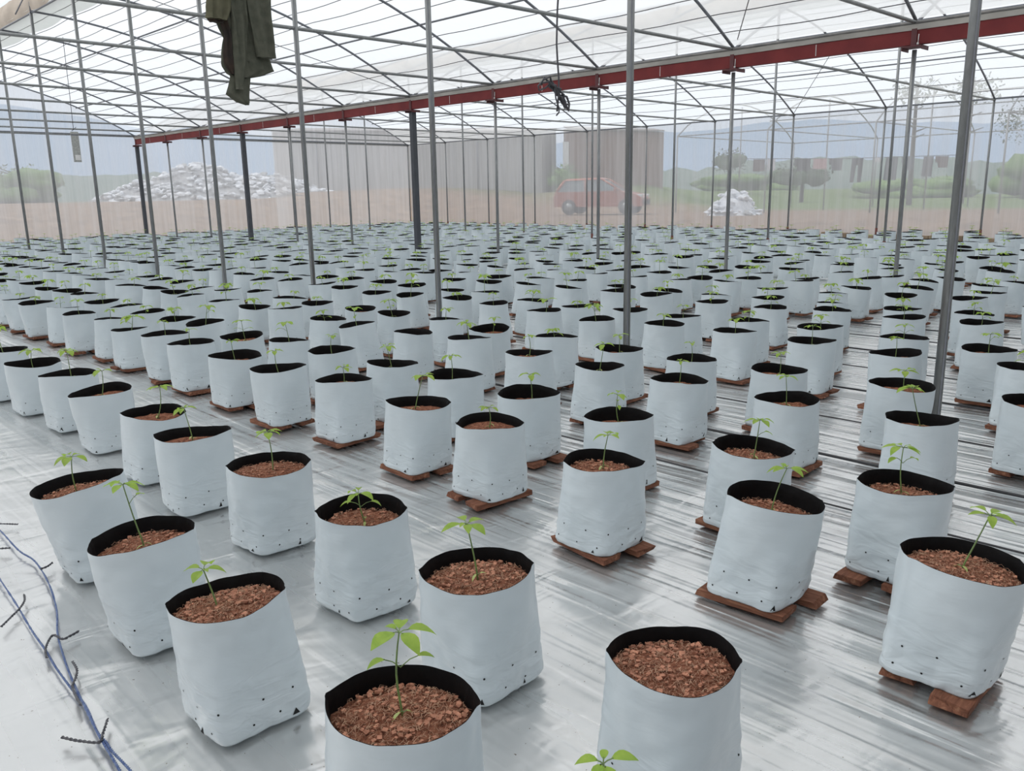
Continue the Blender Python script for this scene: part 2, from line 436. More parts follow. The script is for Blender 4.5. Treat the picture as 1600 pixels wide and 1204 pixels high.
# ------------------------------------------------------------------ posts
def post_mesh(h, r, seam=True):
    b = MB(); b.tube([(0, 0, -0.02), (0, 0, h)], r, 16, 0)
    if seam: b.box((r * 0.55 - r * 1.2, -r * 0.80, h / 2), (0.006, 0.008, h), 1)
    return b
RIDGE = 5.34
def post(x, y, h, label, cat, group, r=0.03, dark=False, foot=True):
    o = empty('support_post', (x, y, 0)); tag(o, label, cat, group)
    if dark:
        b = MB(); b.box((0, 0, h / 2), (0.115, 0.115, h), 0, None, 0.01); b.build('shaft', M['charcoal'], o)
        b = MB(); b.box((0, 0, 0.012), (0.2, 0.2, 0.012), 0, None, 0.003); b.build('foot', M['charcoal'], o)
    else:
        b = post_mesh(h, r); b.build('shaft', [M['steel'], M['steel_d']], o)
        if foot:
            b = MB(); b.tube([(0, 0, -0.015), (0, 0, 0.42)], r + 0.006, 16); b.build('foot', M['rust'], o)
            o.children[-1]['label'] = 'rust red base sleeve'
    return o
random.seed(8)
for k in range(-1, 10):
    y = Y0 + (k - 0) * S - 0.0
    if y > YE - 0.5 or y < 1.5: continue
for k in range(9):   # tall middle posts of the near bay
    y = Y0 - S + k * S
    post(XB, y, RIDGE + dz(y) - 0.03, 'tall grey pipe post under the near ridge, %s from the camera' % ('nearest' if k == 0 else ordn(k + 1)), 'post',
         'middle posts of the near bay', 0.0315, False, k > 99)
DARKA = (4, 7, 10)
for k in range(11):  # posts under the red beam
    y = Y0 + k * S
    d = k in DARKA
    lab = {4: 'thick charcoal square post under the red beam, nearest of three', 7: 'thick charcoal square post under the red beam, middle of three',
           10: 'thick charcoal square corner post at the far end of the red beam'}.get(k) or \
        'slim grey post carrying the red beam, %s from the right' % ORD[k + 1]
    post(XA, y, 3.24 + dz(y), lab, 'post', 'posts under the red beam', 0.029, d, False)
for k in range(10):
    y = Y0 + (k + 1) * S
    if k == 9: continue
    post(XC, y, RIDGE + dz(y) - 0.03, 'slim post behind the red beam under the far ridge, %s from the right' % ORD[k + 1], 'post',
         'middle posts of the far bay', 0.027)
for k in range(10):
    y = Y0 + (k + 1) * S
    post(XD - 0.05, y, 3.60 + dz(y), ('slim corner post where the two film walls meet' if k == 9 else 'slim post against the right film wall, %s from the right' % ORD[k + 1]), 'post',
         'posts along the right film wall', 0.027)
post(XC, YE - 0.02, 5.3, 'slim post with red foot against the far film wall beside the pale strip', 'post', None, 0.027)
post(XB, YE - 0.02, 5.3, 'slim post against the far film wall left of the corner post', 'post', None, 0.027)

# ------------------------------------------------------------------ arches, tie bars, purlins
def span_items(XLft, XRgt, XM, bay, k0, k1):
    for k in range(k0, k1):
        y = Y0 + k * S
        if y > YE - 0.2: y = YE - 0.06
        z0 = dz(y)
        o = empty('roof_arch', (XM, y, 0)); 
        tag(o, 'curved grey roof pipe of the %s bay, %s from the camera end' % (bay, ORD[k - k0 + 1]), 'roof arch', 'roof arches of the %s bay' % bay)
        b = MB(); b.tube([(x - XM, 0, z + z0) for x, z in slope_right(XRgt)], 0.022, 8); b.build('right_half', M['steel_d'], o)
        b = MB(); b.tube([(x - XM, 0, z + z0) for x, z in slope_left(XLft)], 0.022, 8); b.build('left_half', M['steel_d'], o)
        b = MB(); b.tube([(-0.3, 0, RIDGE - .08 + z0), (-0.02, 0, 5.75 + z0)], 0.014, 6); b.tube([(0, 0, RIDGE + z0 - .03), (0, 0, 5.80 + z0)], 0.018, 6)
        b.build('vent_strut', M['steel_d'], o)
        b = MB(); b.tube([(XLft, y, 3.57 + z0), ((XLft + XRgt) / 2, y, 3.56 + z0), (XRgt, y, 3.57 + z0)], 0.023, 10)
        q = b.build('tie_bar', M['steel'])
        tag(q, 'straight grey tie bar across the %s bay, %s from the camera end' % (bay, ORD[k - k0 + 1]), 'tie bar', 'tie bars of the %s bay' % bay)
span_items(XL, XA, XB, 'near', -1, 11)
span_items(XA, XD, XC, 'far', -1, 11)
def purlin(x, z, label, r=0.017):
    b = MB(); b.tube([(x, FY0 + (YE - FY0) * k / 12, z - 0.03 + dz(FY0 + (YE - FY0) * k / 12)) for k in range(13)], r, 8)
    tag(b.build('purlin', M['steel_d']), label, 'purlin', 'long roof purlins')
purlin(9.93, arch(1.85), 'long roof pipe of the near bay, the lower one above the red beam')
purlin(8.0, arch(3.78), 'long roof pipe of the near bay, the higher one above the red beam')
purlin(5.9, arch(5.88), 'ridge pipe of the near bay along the cream vent cloth')
purlin(21.9, arch(1.85), 'long roof pipe of the far bay, the lower one')
purlin(20.0, arch(3.78), 'long roof pipe of the far bay, the higher one')
purlin(17.82, arch(5.9), 'ridge pipe of the far bay')
b = MB(); b.tube([(XD - 0.03, FY0, 3.60 + dz(FY0)), (XD - 0.03, YE, 3.60 + dz(YE))], 0.022, 8)
tag(b.build('eave_pipe', M['steel_d']), 'dark pipe along the top of the right film wall', 'pipe')
b = MB(); b.tube([(0, YE - 0.05, 3.6 + dz(YE)), (XA, YE - .05, 3.6 + dz(YE)), (XD, YE - 0.05, 3.62 + dz(YE))], 0.026, 8)
tag(b.build('wall_rail', M['steel_d']), 'dark horizontal rail across the far film wall under the gables', 'rail')
# cords under the film
def cords(xe, bay, us):
    for i, u in enumerate(us):
        random.seed(int(xe * 10) + i); ph = random.uniform(0, 9); pts = []
        nseg = 66
        for k in range(nseg + 1):
            y = FY0 + (YE - FY0) * k / nseg
            fr = ((y - Y0) / S) % 1.0
            sag = -0.035 * math.sin(PI * fr) * (0.4 + 0.6 * abs(math.sin(ph + y)))
            pts.append((xe - u, y, arch(u) + 0.035 + dz(y) + sag))
        b = MB(); b.tube(pts, 0.0065, 4, cap=False)
        tag(b.build('support_wire', M['cord']), 'thin dark cord under the %s bay roof, %s up from its right eave' % (bay, ordn(i + 1)), 'cord', 'film cords of the %s bay' % bay)
cords(XA, 'near', [0.3 + 0.37 * i for i in range(15)])
cords(XD, 'far', [0.3 + 0.42 * i for i in range(13)])
# vent curtain at the near ridge
for (xr, nm) in ((XB, 'near'), (XC, 'far')):
    o = empty('ridge_vent', (xr, 0, 0)); tag(o, 'cream cloth vent strip along the ridge of the %s bay' % nm, 'roof vent')
    b = MB(); n = 90; vv = []
    for k in range(n + 1):
        y = FY0 + (YE - FY0) * k / n
        for j in range(6):
            vv.append((0.02 - 0.05 * math.sin(j / 5 * PI) - 0.02 * math.sin(y * 5 + j), y, 5.36 + dz(y) + 0.42 * j / 5 + 0.015 * math.sin(y * 4)))
    b.add(vv, [(6 * k + j, 6 * k + 6 + j, 6 * k + 7 + j, 6 * k + 1 + j) for k in range(n) for j in range(5)])
    b.build('vent_cloth', M['vent'], o)
    b = MB(); vv = []
    for k in range(n + 1):
        y = FY0 + (YE - FY0) * k / n
        sc_ = 0.1 * abs(math.sin((y - Y0) / S * PI))
        for j in range(4):
            u = 5.86 - (0.62 + sc_) * j / 3
            vv.append((xr and (5.9 - u), y, arch(u) + dz(y) - 0.0 + 0.02))
    b.add(vv, [(4 * k + j, 4 * k + 4 + j, 4 * k + 5 + j, 4 * k + 1 + j) for k in range(n) for j in range(3)])
    b.build('vent_flap', M['flap'], o)
# brace wires
for i, (p, q, lab) in enumerate([
    ((XA - .12, Y0 + S - .12, 3.70), (8.6, Y0 + 0.1, 4.90), 'diagonal brace wire rising right from the red beam'),
    ((XA - .12, Y0 + 4 * S + .1, 3.74), (6.2, Y0 + 4.8 * S - .6, 5.35), 'diagonal brace wire above the nearest charcoal post'),
    ((XD - .1, Y0 + 3 * S, 3.65), (20.5, Y0 + 2 * S, 4.8), 'diagonal brace wire rising from the right eave')]):
    b = MB(); b.tube([p, q], 0.008, 5); tag(b.build('brace_wire', M['wire']), lab, 'wire')

# red gutter beam
gb = empty('gutter_beam', (XA, 0, 0)); tag(gb, 'long red painted steel gutter beam with pale lip running to the far wall', 'beam')
def along(b, sec, y0=FY0, y1=YE - 0.02, mi=0, n=24, wob=0.0):
    k0 = len(sec); vv = []
    for k in range(n + 1):
        y = y0 + (y1 - y0) * k / n
        for (x, z) in sec: vv.append((x, y, z + dz(y) + wob * math.sin(y * 2.3 + 1)))
    fs = [(k * k0 + i, k * k0 + (i + 1) % k0, (k + 1) * k0 + (i + 1) % k0, (k + 1) * k0 + i) for k in range(n) for i in range(k0)]
    fs += [tuple(range(k0)), tuple(n * k0 + i for i in range(k0))[::-1]]
    b.add(vv, fs, mi, False)
b = MB(); along(b, [(-0.045, 3.30), (0.045, 3.30), (0.045, 3.312), (-0.033, 3.312), (-0.033, 3.465), (0.045, 3.465), (0.045, 3.477), (-0.045, 3.477)])
b.build('beam_web', M['red'], gb)
b = MB(); along(b, [(-0.055, 3.479), (0.14, 3.479), (0.15, 3.56), (0.13, 3.56), (0.125, 3.492), (-0.035, 3.492), (-0.05, 3.545), (-0.075, 3.545)], n=60, wob=0.004)
b.build('gutter_lip', M['lip'], gb)['label'] = 'pale bare metal gutter lip'
b = MB()
for k in range(60):
    pass
pts = []
for k in range(121):
    y = FY0 + (YE - .02 - FY0) * k / 120
    pts.append((-0.065, y, 3.562 + dz(y) + 0.006 * noise.noise((y * 3, 0, 0))))
b.tube(pts, 0.021, 8); b.build('edge_pipe', M['lipd'], gb)
for k in range(-1, 11):
    y = Y0 + k * S - (0.04 if k == 10 else 0)
    z = dz(y)
    b = MB()
    b.box((0, y, 3.274 + z), (0.22, 0.26, 0.016), 0, None, 0.003)
    b.box((0, y - 0.125, 3.255 + z), (0.22, 0.012, 0.05), 0)
    b.box((0, y + 0.125, 3.255 + z), (0.22, 0.012, 0.05), 0)
    b.box((-0.053, y + 0.0, 3.39 + z), (0.014, 0.07, 0.24), 0, None, 0.003)
    br = b.build('bracket', M['redd'], gb)
    if k < 4:
        b = MB(); b.tube([(-0.066, y - 0.06, 3.31 + z), (-0.062, y - 0.062, 3.42 + z)], 0.006, 6)
        b.tube([(-0.07, y - .06, 3.29 + z), (-0.07, y - .06, 3.315 + z)], 0.014, 8)
        b.build('bolt', M['white'], br)['label'] = 'white streaked bolt'
    if k < 10:
        b = MB(); yj = y + S * 0.5
        b.box((-0.047, yj, 3.39 + dz(yj)), (0.004, 0.008, 0.15), 0)
        b.build('weld_mark', M['white'], gb)['label'] = 'white drip mark'

# ------------------------------------------------------------------ bags
def bag_body(rx, ry, ang, H, lean, seed, n=48, rings=18, half=0.149, base_rot=0.0, taper=1.0):
    """outer film: rounded square base that turns into the round, slightly leaning mouth"""
    rnd = random.Random(seed)
    p1, p2, p3 = [rnd.uniform(0, 6.28) for _ in range(3)]
    off = rnd.uniform(0, 100)
    a2 = rnd.uniform(0.0, 0.006); cr = ang + rnd.uniform(-.1, .1)
    vs_ = []
    def R(th, t):
        # superellipse base
        c, s = math.cos(th - base_rot), math.sin(th - base_rot)
        e = 6.5
        rb = half / ((abs(c) ** e + abs(s) ** e) ** (1 / e))
        c2, s2 = math.cos(th - ang), math.sin(th - ang)
        rt = 1.0 / math.sqrt((c2 / rx) ** 2 + (s2 / ry) ** 2)
        rt += 0.0055 * math.exp(-(s2 / 0.20) ** 2) - 0.002
        k = min(1, max(0, (t - 0.05) / 0.80)); k = k * k * (3 - 2 * k)
        r = rb * (1 - k) + rt * k
        r += 0.003 * math.sin(PI * min(1, t * 1.1))
        r += a2 * math.sin(2 * th + p1 + t * 1.2) + 0.0035 * math.sin(3 * th + p2 - t * 2)
        # side creases left by the flat folded bag
        for cc in (cr, cr + PI):
            d = (th - cc + PI) % (2 * PI) - PI
            r += 0.0055 * math.exp(-(d / 0.06) ** 2) * (0.5 + 0.5 * t)
        low = max(0, 1 - t / 0.6)
        q = noise.noise((math.cos(th) * 3.0 + off, math.sin(th) * 3.0, t * 9.0))
        q2 = noise.noise((math.cos(th) * 8.0 + off, math.sin(th) * 8.0, t * 22.0))
        r += (0.003 + 0.004 * low) * q + (0.0008 + 0.0022 * low) * q2
        if t < 0.03: r -= 0.006 * (1 - t / 0.03)
        return r
    ts = [0, 0.012, 0.035, 0.07] + [0.07 + 0.93 * (k / (rings - 4)) for k in range(1, rings - 3)]
    rim = [0.006 * math.sin(2 * (2 * PI * k / n) + p3) + 0.004 * noise.noise((math.cos(2 * PI * k / n) * 2.5, math.sin(2 * PI * k / n) * 2.5, off)) for k in range(n)]
    for t in ts:
        for k in range(n):
            th = 2 * PI * k / n
            r = R(th, t)
            z = H * t + rim[k] * t * t + (0.004 * noise.noise((th * 2, off, 3)) if t > 0 else 0) * (1 - t)
            if t == 0: z = 0.0
            lx, ly = lean[0] * t * H, lean[1] * t * H
            z2 = z - (lean[0] * math.cos(th) + lean[1] * math.sin(th)) * r * t * 0.9
            vs_.append(Vector((r * math.cos(th) + lx, r * math.sin(th) + ly, max(0.0, z2))))
    return vs_, ts, n
def bag_meshes(seed, rx, ry, ang, H, lean, depth, n=48, rings=18, chips=0, holes=True):
    V, ts, n = bag_body(rx, ry, ang, H, lean, seed, n, rings)
    L = len(ts); rnd = random.Random(seed + 77)
    b = MB()
    b.add(V, [(i * n + k, i * n + (k + 1) % n, (i + 1) * n + (k + 1) % n, (i + 1) * n + k) for i in range(L - 1) for k in range(n)] + [tuple(range(n))[::-1]])
    def surf(th, t):
        kf = (th / (2 * PI) * n) % n; k = int(kf); a = kf - k
        i = max(j for j in range(L - 1) if ts[j] <= t); c = (t - ts[i]) / (ts[i + 1] - ts[i])
        p = lambda i_, k_: V[i_ * n + k_ % n]
        return (p(i, k) * (1 - a) + p(i, k + 1) * a) * (1 - c) + (p(i + 1, k) * (1 - a) + p(i + 1, k + 1) * a) * c
    if holes:
        for (tz, off) in ((0.10, 0.0), (0.27, 0.35)):
            for j in range(10):
                th = 2 * PI * (j + off) / 10 + rnd.uniform(-.08, .08); t_ = tz + rnd.uniform(-.012, .012)
                c = surf(th, t_); e1 = (surf(th + 0.05, t_) - c).normalized(); e2 = (surf(th, t_ + 0.03) - c).normalized()
                nn = e1.cross(e2).normalized()
                if nn.dot(Vector((math.cos(th), math.sin(th), 0))) < 0: nn = -nn
                b.add([c + nn * 0.0012 + (e1 * math.cos(a) + e2 * math.sin(a)) * 0.0036 for a in [2 * PI * q / 8 for q in range(8)]], [tuple(range(8))], 1, False)
        for j in range(3):  # small black notches along the bottom seal
            th = PI / 2 * j + rnd.choice((0.25, 0.5, 0.8)) + PI
            w_ = rnd.uniform(.03, .08); hh_ = rnd.uniform(.035, .075)
            pts = [surf(th - w_, 0.03), surf(th + w_, 0.03), surf(th + w_ * .3, hh_ + .03)]
            out = Vector((math.cos(th), math.sin(th), 0)) * 0.0022
            b.add([q + out for q in pts], [(0, 1, 2)], 1, False)
    # lining
    bi = MB()
    top = V[(L - 1) * n:]
    cen = sum(top, Vector()) / n
    il = []
    zs = [0.0, 0.015, 0.035, 0.06, depth + 0.03]
    for zz in zs:
        for k in range(n):
            p = top[k]; d = Vector((cen.x - p.x, cen.y - p.y, 0)).normalized()
            q = noise.noise((k * 0.45, zz * 30, seed))
            ins = (0.0012 if zz == 0 else 0.004) + abs(q) * 0.006 * (1 if zz > 0 else 0) + zz * 0.075
            t_ = zz / H
            il.append(Vector((p.x - lean[0] * zz, p.y - lean[1] * zz, p.z - zz + (0.0006 if zz == 0 else 0))) + d * ins)
    o = 0
    fs = [(i * n + k, (i + 1) * n + k, (i + 1) * n + (k + 1) % n, i * n + (k + 1) % n) for i in range(len(zs) - 1) for k in range(n)]
    bi.add(il, fs)
    bi.add(list(top) + il[:n], [(k, (k + 1) % n, n + (k + 1) % n, n + k) for k in range(n)])
    # soil
    bs = MB(); rings_s = 9; sv = []
    sc0 = Vector((cen.x - lean[0] * depth, cen.y - lean[1] * depth, cen.z - depth))
    edge = [Vector((top[k].x - lean[0] * depth, top[k].y - lean[1] * depth, top[k].z - depth)) for k in range(n)]
    sv.append(sc0 + Vector((0, 0, 0.012)))
    for i in range(1, rings_s + 1):
        fr = i / rings_s
        for k in range(n):
            p = sc0.lerp(edge[k], fr * 0.968)
            p.z += 0.012 * (1 - fr * fr) + 0.006 * noise.noise((p.x * 25, p.y * 25, seed)) + 0.004 * noise.noise((p.x * 70, p.y * 70, seed)) - 0.006 * fr ** 6
            sv.append(p)
    fs = [(0, 1 + k, 1 + (k + 1) % n) for k in range(n)]
    fs += [(1 + (i - 1) * n + k, 1 + i * n + k, 1 + i * n + (k + 1) % n, 1 + (i - 1) * n + (k + 1) % n) for i in range(1, rings_s) for k in range(n)]
    bs.add(sv, fs)
    for j in range(chips):
        a = rnd.uniform(0, 2 * PI); fr = math.sqrt(rnd.uniform(0, 0.9))
        k = int(a / (2 * PI) * n) % n; p = sc0.lerp(edge[k], fr * .95); p.z += 0.012 * (1 - fr * fr) + 0.003
        rot = Matrix.Rotation(rnd.uniform(0, PI), 3, 'Z') @ Matrix.Rotation(rnd.uniform(-.5, .5), 3, 'X')
        if j % 5 == 0:
            s_ = rnd.uniform(0.004, 0.010)
            bs.box(p, (s_ * rnd.uniform(1, 1.8), s_ * rnd.uniform(.8, 1.3), s_ * .6), 1, rot)
        else:
            d = rot @ Vector((rnd.uniform(.008, .022), 0, 0)); m_ = rot @ Vector((0, rnd.uniform(-.006, .006), rnd.uniform(.002, .006)))
            bs.tube([p - d * .5, p + m_, p + d * .5], 0.0006, 3, 2, False)
    return (b.mesh('bag_wall', [M['bag'], M['hole']]), bi.mesh('inner_lining', M['lining']), bs.mesh('soil', [M['soil'], M['chip'], M['fibre']]), sc0)

def leaf_geo(b, base, d, length, width, droop, mi=0, curl=0.3, n=6):
    """one pointed oval leaf growing from base in direction d"""
    d = Vector(d).normalized(); side = d.cross(Vector((0, 0, 1)))
    if side.length < 0.05: side = Vector((1, 0, 0))
    side.normalize(); up = side.cross(d).normalized()
    vs_ = []; p = Vector(base); cur = d.copy()
    prof = [0.08, 0.62, 0.95, 1.0, 0.78, 0.42, 0.0]
    for i in range(n + 1):
        w_ = prof[i] * width / 2
        upn = side.cross(cur).normalized()
        vs_ += [p - side * w_ + upn * (w_ * curl), p.copy(), p + side * w_ + upn * (w_ * curl)]
        cur = (cur - Vector((0, 0, 1)) * (droop / n)).normalized()
        p = p + cur * (length / n)
    fs = []
    for i in range(n):
        fs += [(3 * i, 3 * i + 1, 3 * i + 4, 3 * i + 3), (3 * i + 1, 3 * i + 2, 3 * i + 5, 3 * i + 4)]
    b.add(vs_, fs, mi)
def seedling(seed, h, bend=(0, 0), ntop=5, ls=1.0, cot=True, mids=1):
    ls *= 1.28
    """returns stem MB and list of (leaf MB, pale)"""
    rnd = random.Random(seed); st = MB(); leaves = []
    pts = []; wob = (rnd.uniform(-.008, .008), rnd.uniform(-.008, .008))
    for k in range(7):
        t = k / 6
        pts.append(Vector((bend[0] * t + wob[0] * math.sin(t * PI), bend[1] * t + wob[1] * math.sin(t * PI), h * t - 0.01 * (k == 0))))
    st.tube(pts, 0.0030, 6, 0, True, 0.0018)
    topp = pts[-1]; a0 = rnd.uniform(0, 6.28); ntop += 1
    def add(att, az, pet, elev, length, width, droop, pale=False, curl=0.3):
        d = Vector((math.cos(az) * math.cos(elev), math.sin(az) * math.cos(elev), math.sin(elev)))
        mid = att + d * pet * .55 + Vector((0, 0, pet * .10)); tip = att + d * pet
        b = MB()
        b.tube([att, mid, tip, tip + d * .004], 0.0013, 5, 1, False)
        d2 = (tip - mid).normalized(); d2 = (d2 + Vector((d.x, d.y, 0)) * 0.6 + Vector((0, 0, 0.1))).normalized()
        leaf_geo(b, tip, d2, length, width, droop, 0, curl)
        leaves.append((b, pale))
    for j in range(ntop):
        az = a0 + j * 2.4 + rnd.uniform(-.3, .3)
        big = 1.0 if j < ntop - 1 else 0.55
        L_ = rnd.uniform(.040, .056) * ls * big
        add(topp, az, rnd.uniform(.008, .022) * big, rnd.uniform(0.1, .55) + (0.5 if big < 1 else 0), L_, L_ * rnd.uniform(.46, .60), rnd.uniform(.5, 1.1))
    for j in range(mids):
        az = a0 + 1.2 + j * PI + rnd.uniform(-.3, .3); f = rnd.uniform(.55, .72)
        att = pts[0].lerp(pts[-1], f)
        for s_ in (0, PI) if rnd.random() < .5 else (0,):
            L_ = rnd.uniform(.030, .042) * ls
            add(att, az + s_, .03 * ls, rnd.uniform(.4, .7), L_, L_ * .5, rnd.uniform(.8, 1.4))
    if cot:
        az = rnd.uniform(0, PI)
        for s_ in (0, PI):
            L_ = rnd.uniform(.026, .036)
            add(pts[0] + Vector((0, 0, rnd.uniform(.018, .03))), az + s_ + rnd.uniform(-.2, .2), .006, rnd.uniform(.3, .9), L_, .010, rnd.uniform(1.0, 2.2), True, .15)
    return st, leaves

def make_bag(name_loc, seed, rx, ry, ang, H, lean, depth, plant, near=True, chips=0, n=48, rings=18, mesh_pack=None):
    root = empty('grow_bag', name_loc)
    bw, il, so_, c0 = mesh_pack or bag_meshes(seed, rx, ry, ang, H, lean, depth, n, rings, chips)
    link('bag_wall', bw, root); link('inner_lining', il, root)
    link('soil', so_, root)
    if plant:
        h, bend, off, ntop, ls, cot, mids = plant
        st, lv = seedling(seed + 5, h, bend, ntop, ls, cot, mids)
        so2 = st.build('seedling', M['stem'], root, c0 + Vector((off[0], off[1], 0.01)))
        if near:
            for (lb, pale) in lv:
                lb.build('leaf', [M['pale' if pale else 'leaf'], M['stem']], so2)
        else:
            b = MB()
            for (lb, pale) in lv: b.add(lb.v, lb.f, 0)
            k = 0
            b.mi = []
            for (lb, pale) in lv: b.mi += [(2 if pale else 0) if q == 0 else 1 for q in lb.mi]
            b.build('foliage', [M['leaf'], M['stem'], M['pale']], so2)
    return root

# measured bags of the foreground: x, y of mouth centre, row, mouth width, lean along camera right, soil depth,
# plant (height, sideways lean, offset, top leaves, leaf size, seed leaves, mid leaves) or None
R2 = Vector((RX.x, RX.y)); R2.normalize(); F2 = Vector((FX.x, FX.y)); F2.normalize()
P_ = lambda h, b=0.0, ox=0.0, oy=0.0, n=5, ls=1.0, c=True, m=1: (h, b, ox, oy, n, ls, c, m)
MEAS = [
 (1.00, 1.43, 1, .345, 0.00, .050, P_(.215, .0, .0, -.0, 4, 1.15, True, 2)),
 (1.59, 1.09, 2, .330, 0.03, .040, None),
 (0.94, 2.21, 1, .330, -.08, .040, P_(.115, -.03, -.03, .0, 4, 1.0, False, 0)),
 (0.95, 2.88, 1, .350, -.10, .055, P_(.235, -.05, .01, -.02, 5, 1.0, True, 1)),
 (1.58, 1.82, 2, .345, -.03, .045, P_(.185, -.03, .0, -.01, 5, 1.0, True, 0)),
 (0.97, 3.63, 1, .370, -.18, .050, P_(.150, .0, -.02, .0, 4, 1.0, False, 0)),
 (2.63, 0.76, 3, .365, 0.10, .045, P_(.175, .07, -.0, .0, 5, 1.0, True, 0)),
 (1.61, 2.51, 2, .335, 0.00, .060, P_(.115, -.02, .02, -.02, 5, 1.0, True, 1)),
 (2.70, 1.43, 3, .350, 0.12, .070, P_(.175, .05, -.01, -.02, 5, 1.0, True, 0)),
 (2.63, 2.19, 3, .335, 0.03, .050, P_(.150, .02, .0, .0, 4, .9, True, 0)),
 (3.22, 1.16, 4, .335, 0.05, .060, P_(.190, -.01, -.01, .0, 5, 1.0, True, 1)),
 (1.65, 3.29, 2, .350, 0.00, .045, P_(.175, -.01, .02, .0, 5, 1.0, False, 0)),
 (2.71, 3.00, 3, .340, 0.01, .045, P_(.105, .0, .0, .0, 4, .8, True, 0)),
 (3.24, 1.83, 4, .345, 0.07, .065, P_(.180, .02, .0, -.02, 5, .9, True, 1)),
 (1.62, 4.01, 2, .355, 0.00, .050, P_(.165, -.03, .0, .0, 5, .9, True, 0)),
 (3.27, 2.62, 4, .345, 0.00, .070, P_(.165, -.01, .0, .0, 4, .9, True, 1)),
 (1.66, 4.60, 2, .335, 0.06, .050, P_(.175, .03, .02, .0, 5, 1.0, True, 0)),
 (2.73, 3.60, 3, .350, 0.06, .055, P_(.190, .05, -.02, .0, 5, 1.0, True, 0)),
 (4.18, 1.46, 5, .340, 0.00, .060, P_(.200, -.06, .0, .0, 5, 1.0, True, 0)),
 (4.15, 2.16, 5, .335, 0.00, .060, P_(.170, -.01, .0, .0, 4, .9, True, 0)),
 (1.65, 5.42, 2, .360, -.05, .055, P_(.165, .02, .0, .0, 5, 1.0, True, 0)),
 (3.29, 3.30, 4, .350, 0.00, .080, P_(.170, -.01, .02, .0, 5, 1.0, True, 0)),
 (2.78, 4.43, 3, .345, 0.00, .050, P_(.110, .0, .0, .0, 5, .9, True, 0)),
 (2.69, 5.09, 3, .375, 0.00, .070, P_(.170, -.02, .0, .0, 5, .9, True, 0)),
 (4.86, 1.83, 6, .370, 0.05, .055, P_(.120, .0, .02, .0, 5, 1.0, False, 0)),
 (1.67, 6.12, 2, .365, -.02, .055, P_(.200, -.01, .02, .0, 5, 1.1, True, 0)),
 (4.16, 2.87, 5, .335, 0.00, .055, P_(.150, .01, .0, .0, 4, .8, True, 0)),
 (3.33, 4.00, 4, .345, 0.00, .075, P_(.180, .0, -.02, .0, 5, .9, True, 0)),
 (3.27, 4.59, 4, .345, 0.04, .060, P_(.160, -.03, .0, .0, 5, .9, True, 0)),
 (4.18, 3.52, 5, .320, 0.00, .060, P_(.190, .03, .0, .0, 5, 1.0, True, 0)),
 (1.63, 6.79, 2, .370, 0.00, .075, P_(.150, .0, .0, .0, 5, 1.1, True, 0)),
 (4.81, 2.56, 6, .335, 0.03, .060, P_(.150, .0, .0, .0, 4, .9, True, 0)),
 (2.71, 5.77, 3, .370, 0.00, .070, P_(.160, -.02, .0, .0, 4, .8, True, 0)),
 (4.77, 3.20, 6, .340, 0.00, .070, P_(.165, .0, .0, .0, 4, .8, True, 0)),
 (4.74, 3.80, 6, .330, 0.03, .060, P_(.140, .0, .0, .0, 5, 1.0, True, 0)),
 (4.16, 4.16, 5, .330, 0.00, .045, P_(.150, .0, .0, .0, 4, .8, True, 0)),
 (3.27, 5.35, 4, .330, 0.00, .070, P_(.160, .0, .0, .0, 4, .8, True, 0)),
 (2.71, 6.55, 3, .355, 0.00, .060, P_(.150, .0, .0, .0, 4, .8, True, 0)),
 (2.74, 7.13, 3, .370, 0.00, .060, P_(.150, .0, .0, .0, 4, .8, True, 0)),
 (5.89, 2.89, 7, .360, 0.00, .060, P_(.150, .0, .0, .0, 4, .8, True, 0)),
 (5.80, 2.24, 7, .355, 0.00, .060, P_(.150, .0, .0, .0, 4, .8, True, 0)),
 (6.52, 2.46, 8, .36, 0, .07, P_(.15)), (7.57, 2.88, 9, .35, 0, .07, P_(.15)), (8.13, 3.11, 10, .34, 0, .07, P_(.15)),
 (6.42, 1.84, 8, .355, 0, .06, P_(.15)), (5.86, 1.45, 7, .34, 0, .07, P_(.15)), (4.91, 1.15, 6, .34, 0, .06, P_(.15)),
 (6.55, 3.15, 8, .36, 0, .07, P_(.15)), (7.65, 3.57, 9, .35, 0, .07, P_(.15)), (7.44, 4.10, 9, .33, 0, .07, P_(.16)),
 (8.01, 4.45, 10, .33, 0, .07, P_(.15)), (5.92, 3.56, 7, .335, .0, .06, P_(.14)), (7.45, 4.77, 9, .33, 0, .07, P_(.15)),
 (8.0, 5.09, 10, .33, 0, .07, P_(.15)), (6.42, 4.41, 8, .33, 0, .07, P_(.15)), (6.54, 3.80, 8, .33, 0, .07, P_(.13)),
 (5.89, 4.24, 7, .33, 0, .07, P_(.13)), (7.6, 2.26, 9, .35, 0, .06, P_(.12)), (8.2, 2.50, 10, .33, 0, .07, P_(.15)),
 (0.99, 0.74, 1, .34, 0, .05, P_(.235, -.03, -0.03, .02, 4, .75, True, 0)),
 (6.45, 5.05, 8, .33, 0, .07, P_(.15)), (7.45, 5.45, 9, .33, 0, .07, P_(.15)), (8.02, 5.76, 10, .33, 0, .07, P_(.15)),
]
ROWX = [0.96, 1.63, 2.71, 3.28, 4.17, 4.79, 5.86, 6.48, 7.5, 8.08, 9.05, 9.68, 10.45, 11.1, 12.25, 12.85, 13.85, 14.45,
        15.4, 16.0, 16.95, 17.5, 18.55, 19.15, 20.1, 20.7, 21.65, 22.25, 23.1]
POSTS = [(XB, Y0 - S + k * S) for k in range(12)] + [(XA, Y0 + k * S) for k in range(11)] + [(XC, Y0 + k * S) for k in range(11)]
rng = random.Random(31)
items = []   # (x, y, row, width, lean, depth, plant, measured)
for q in MEAS: items.append([*q, True])
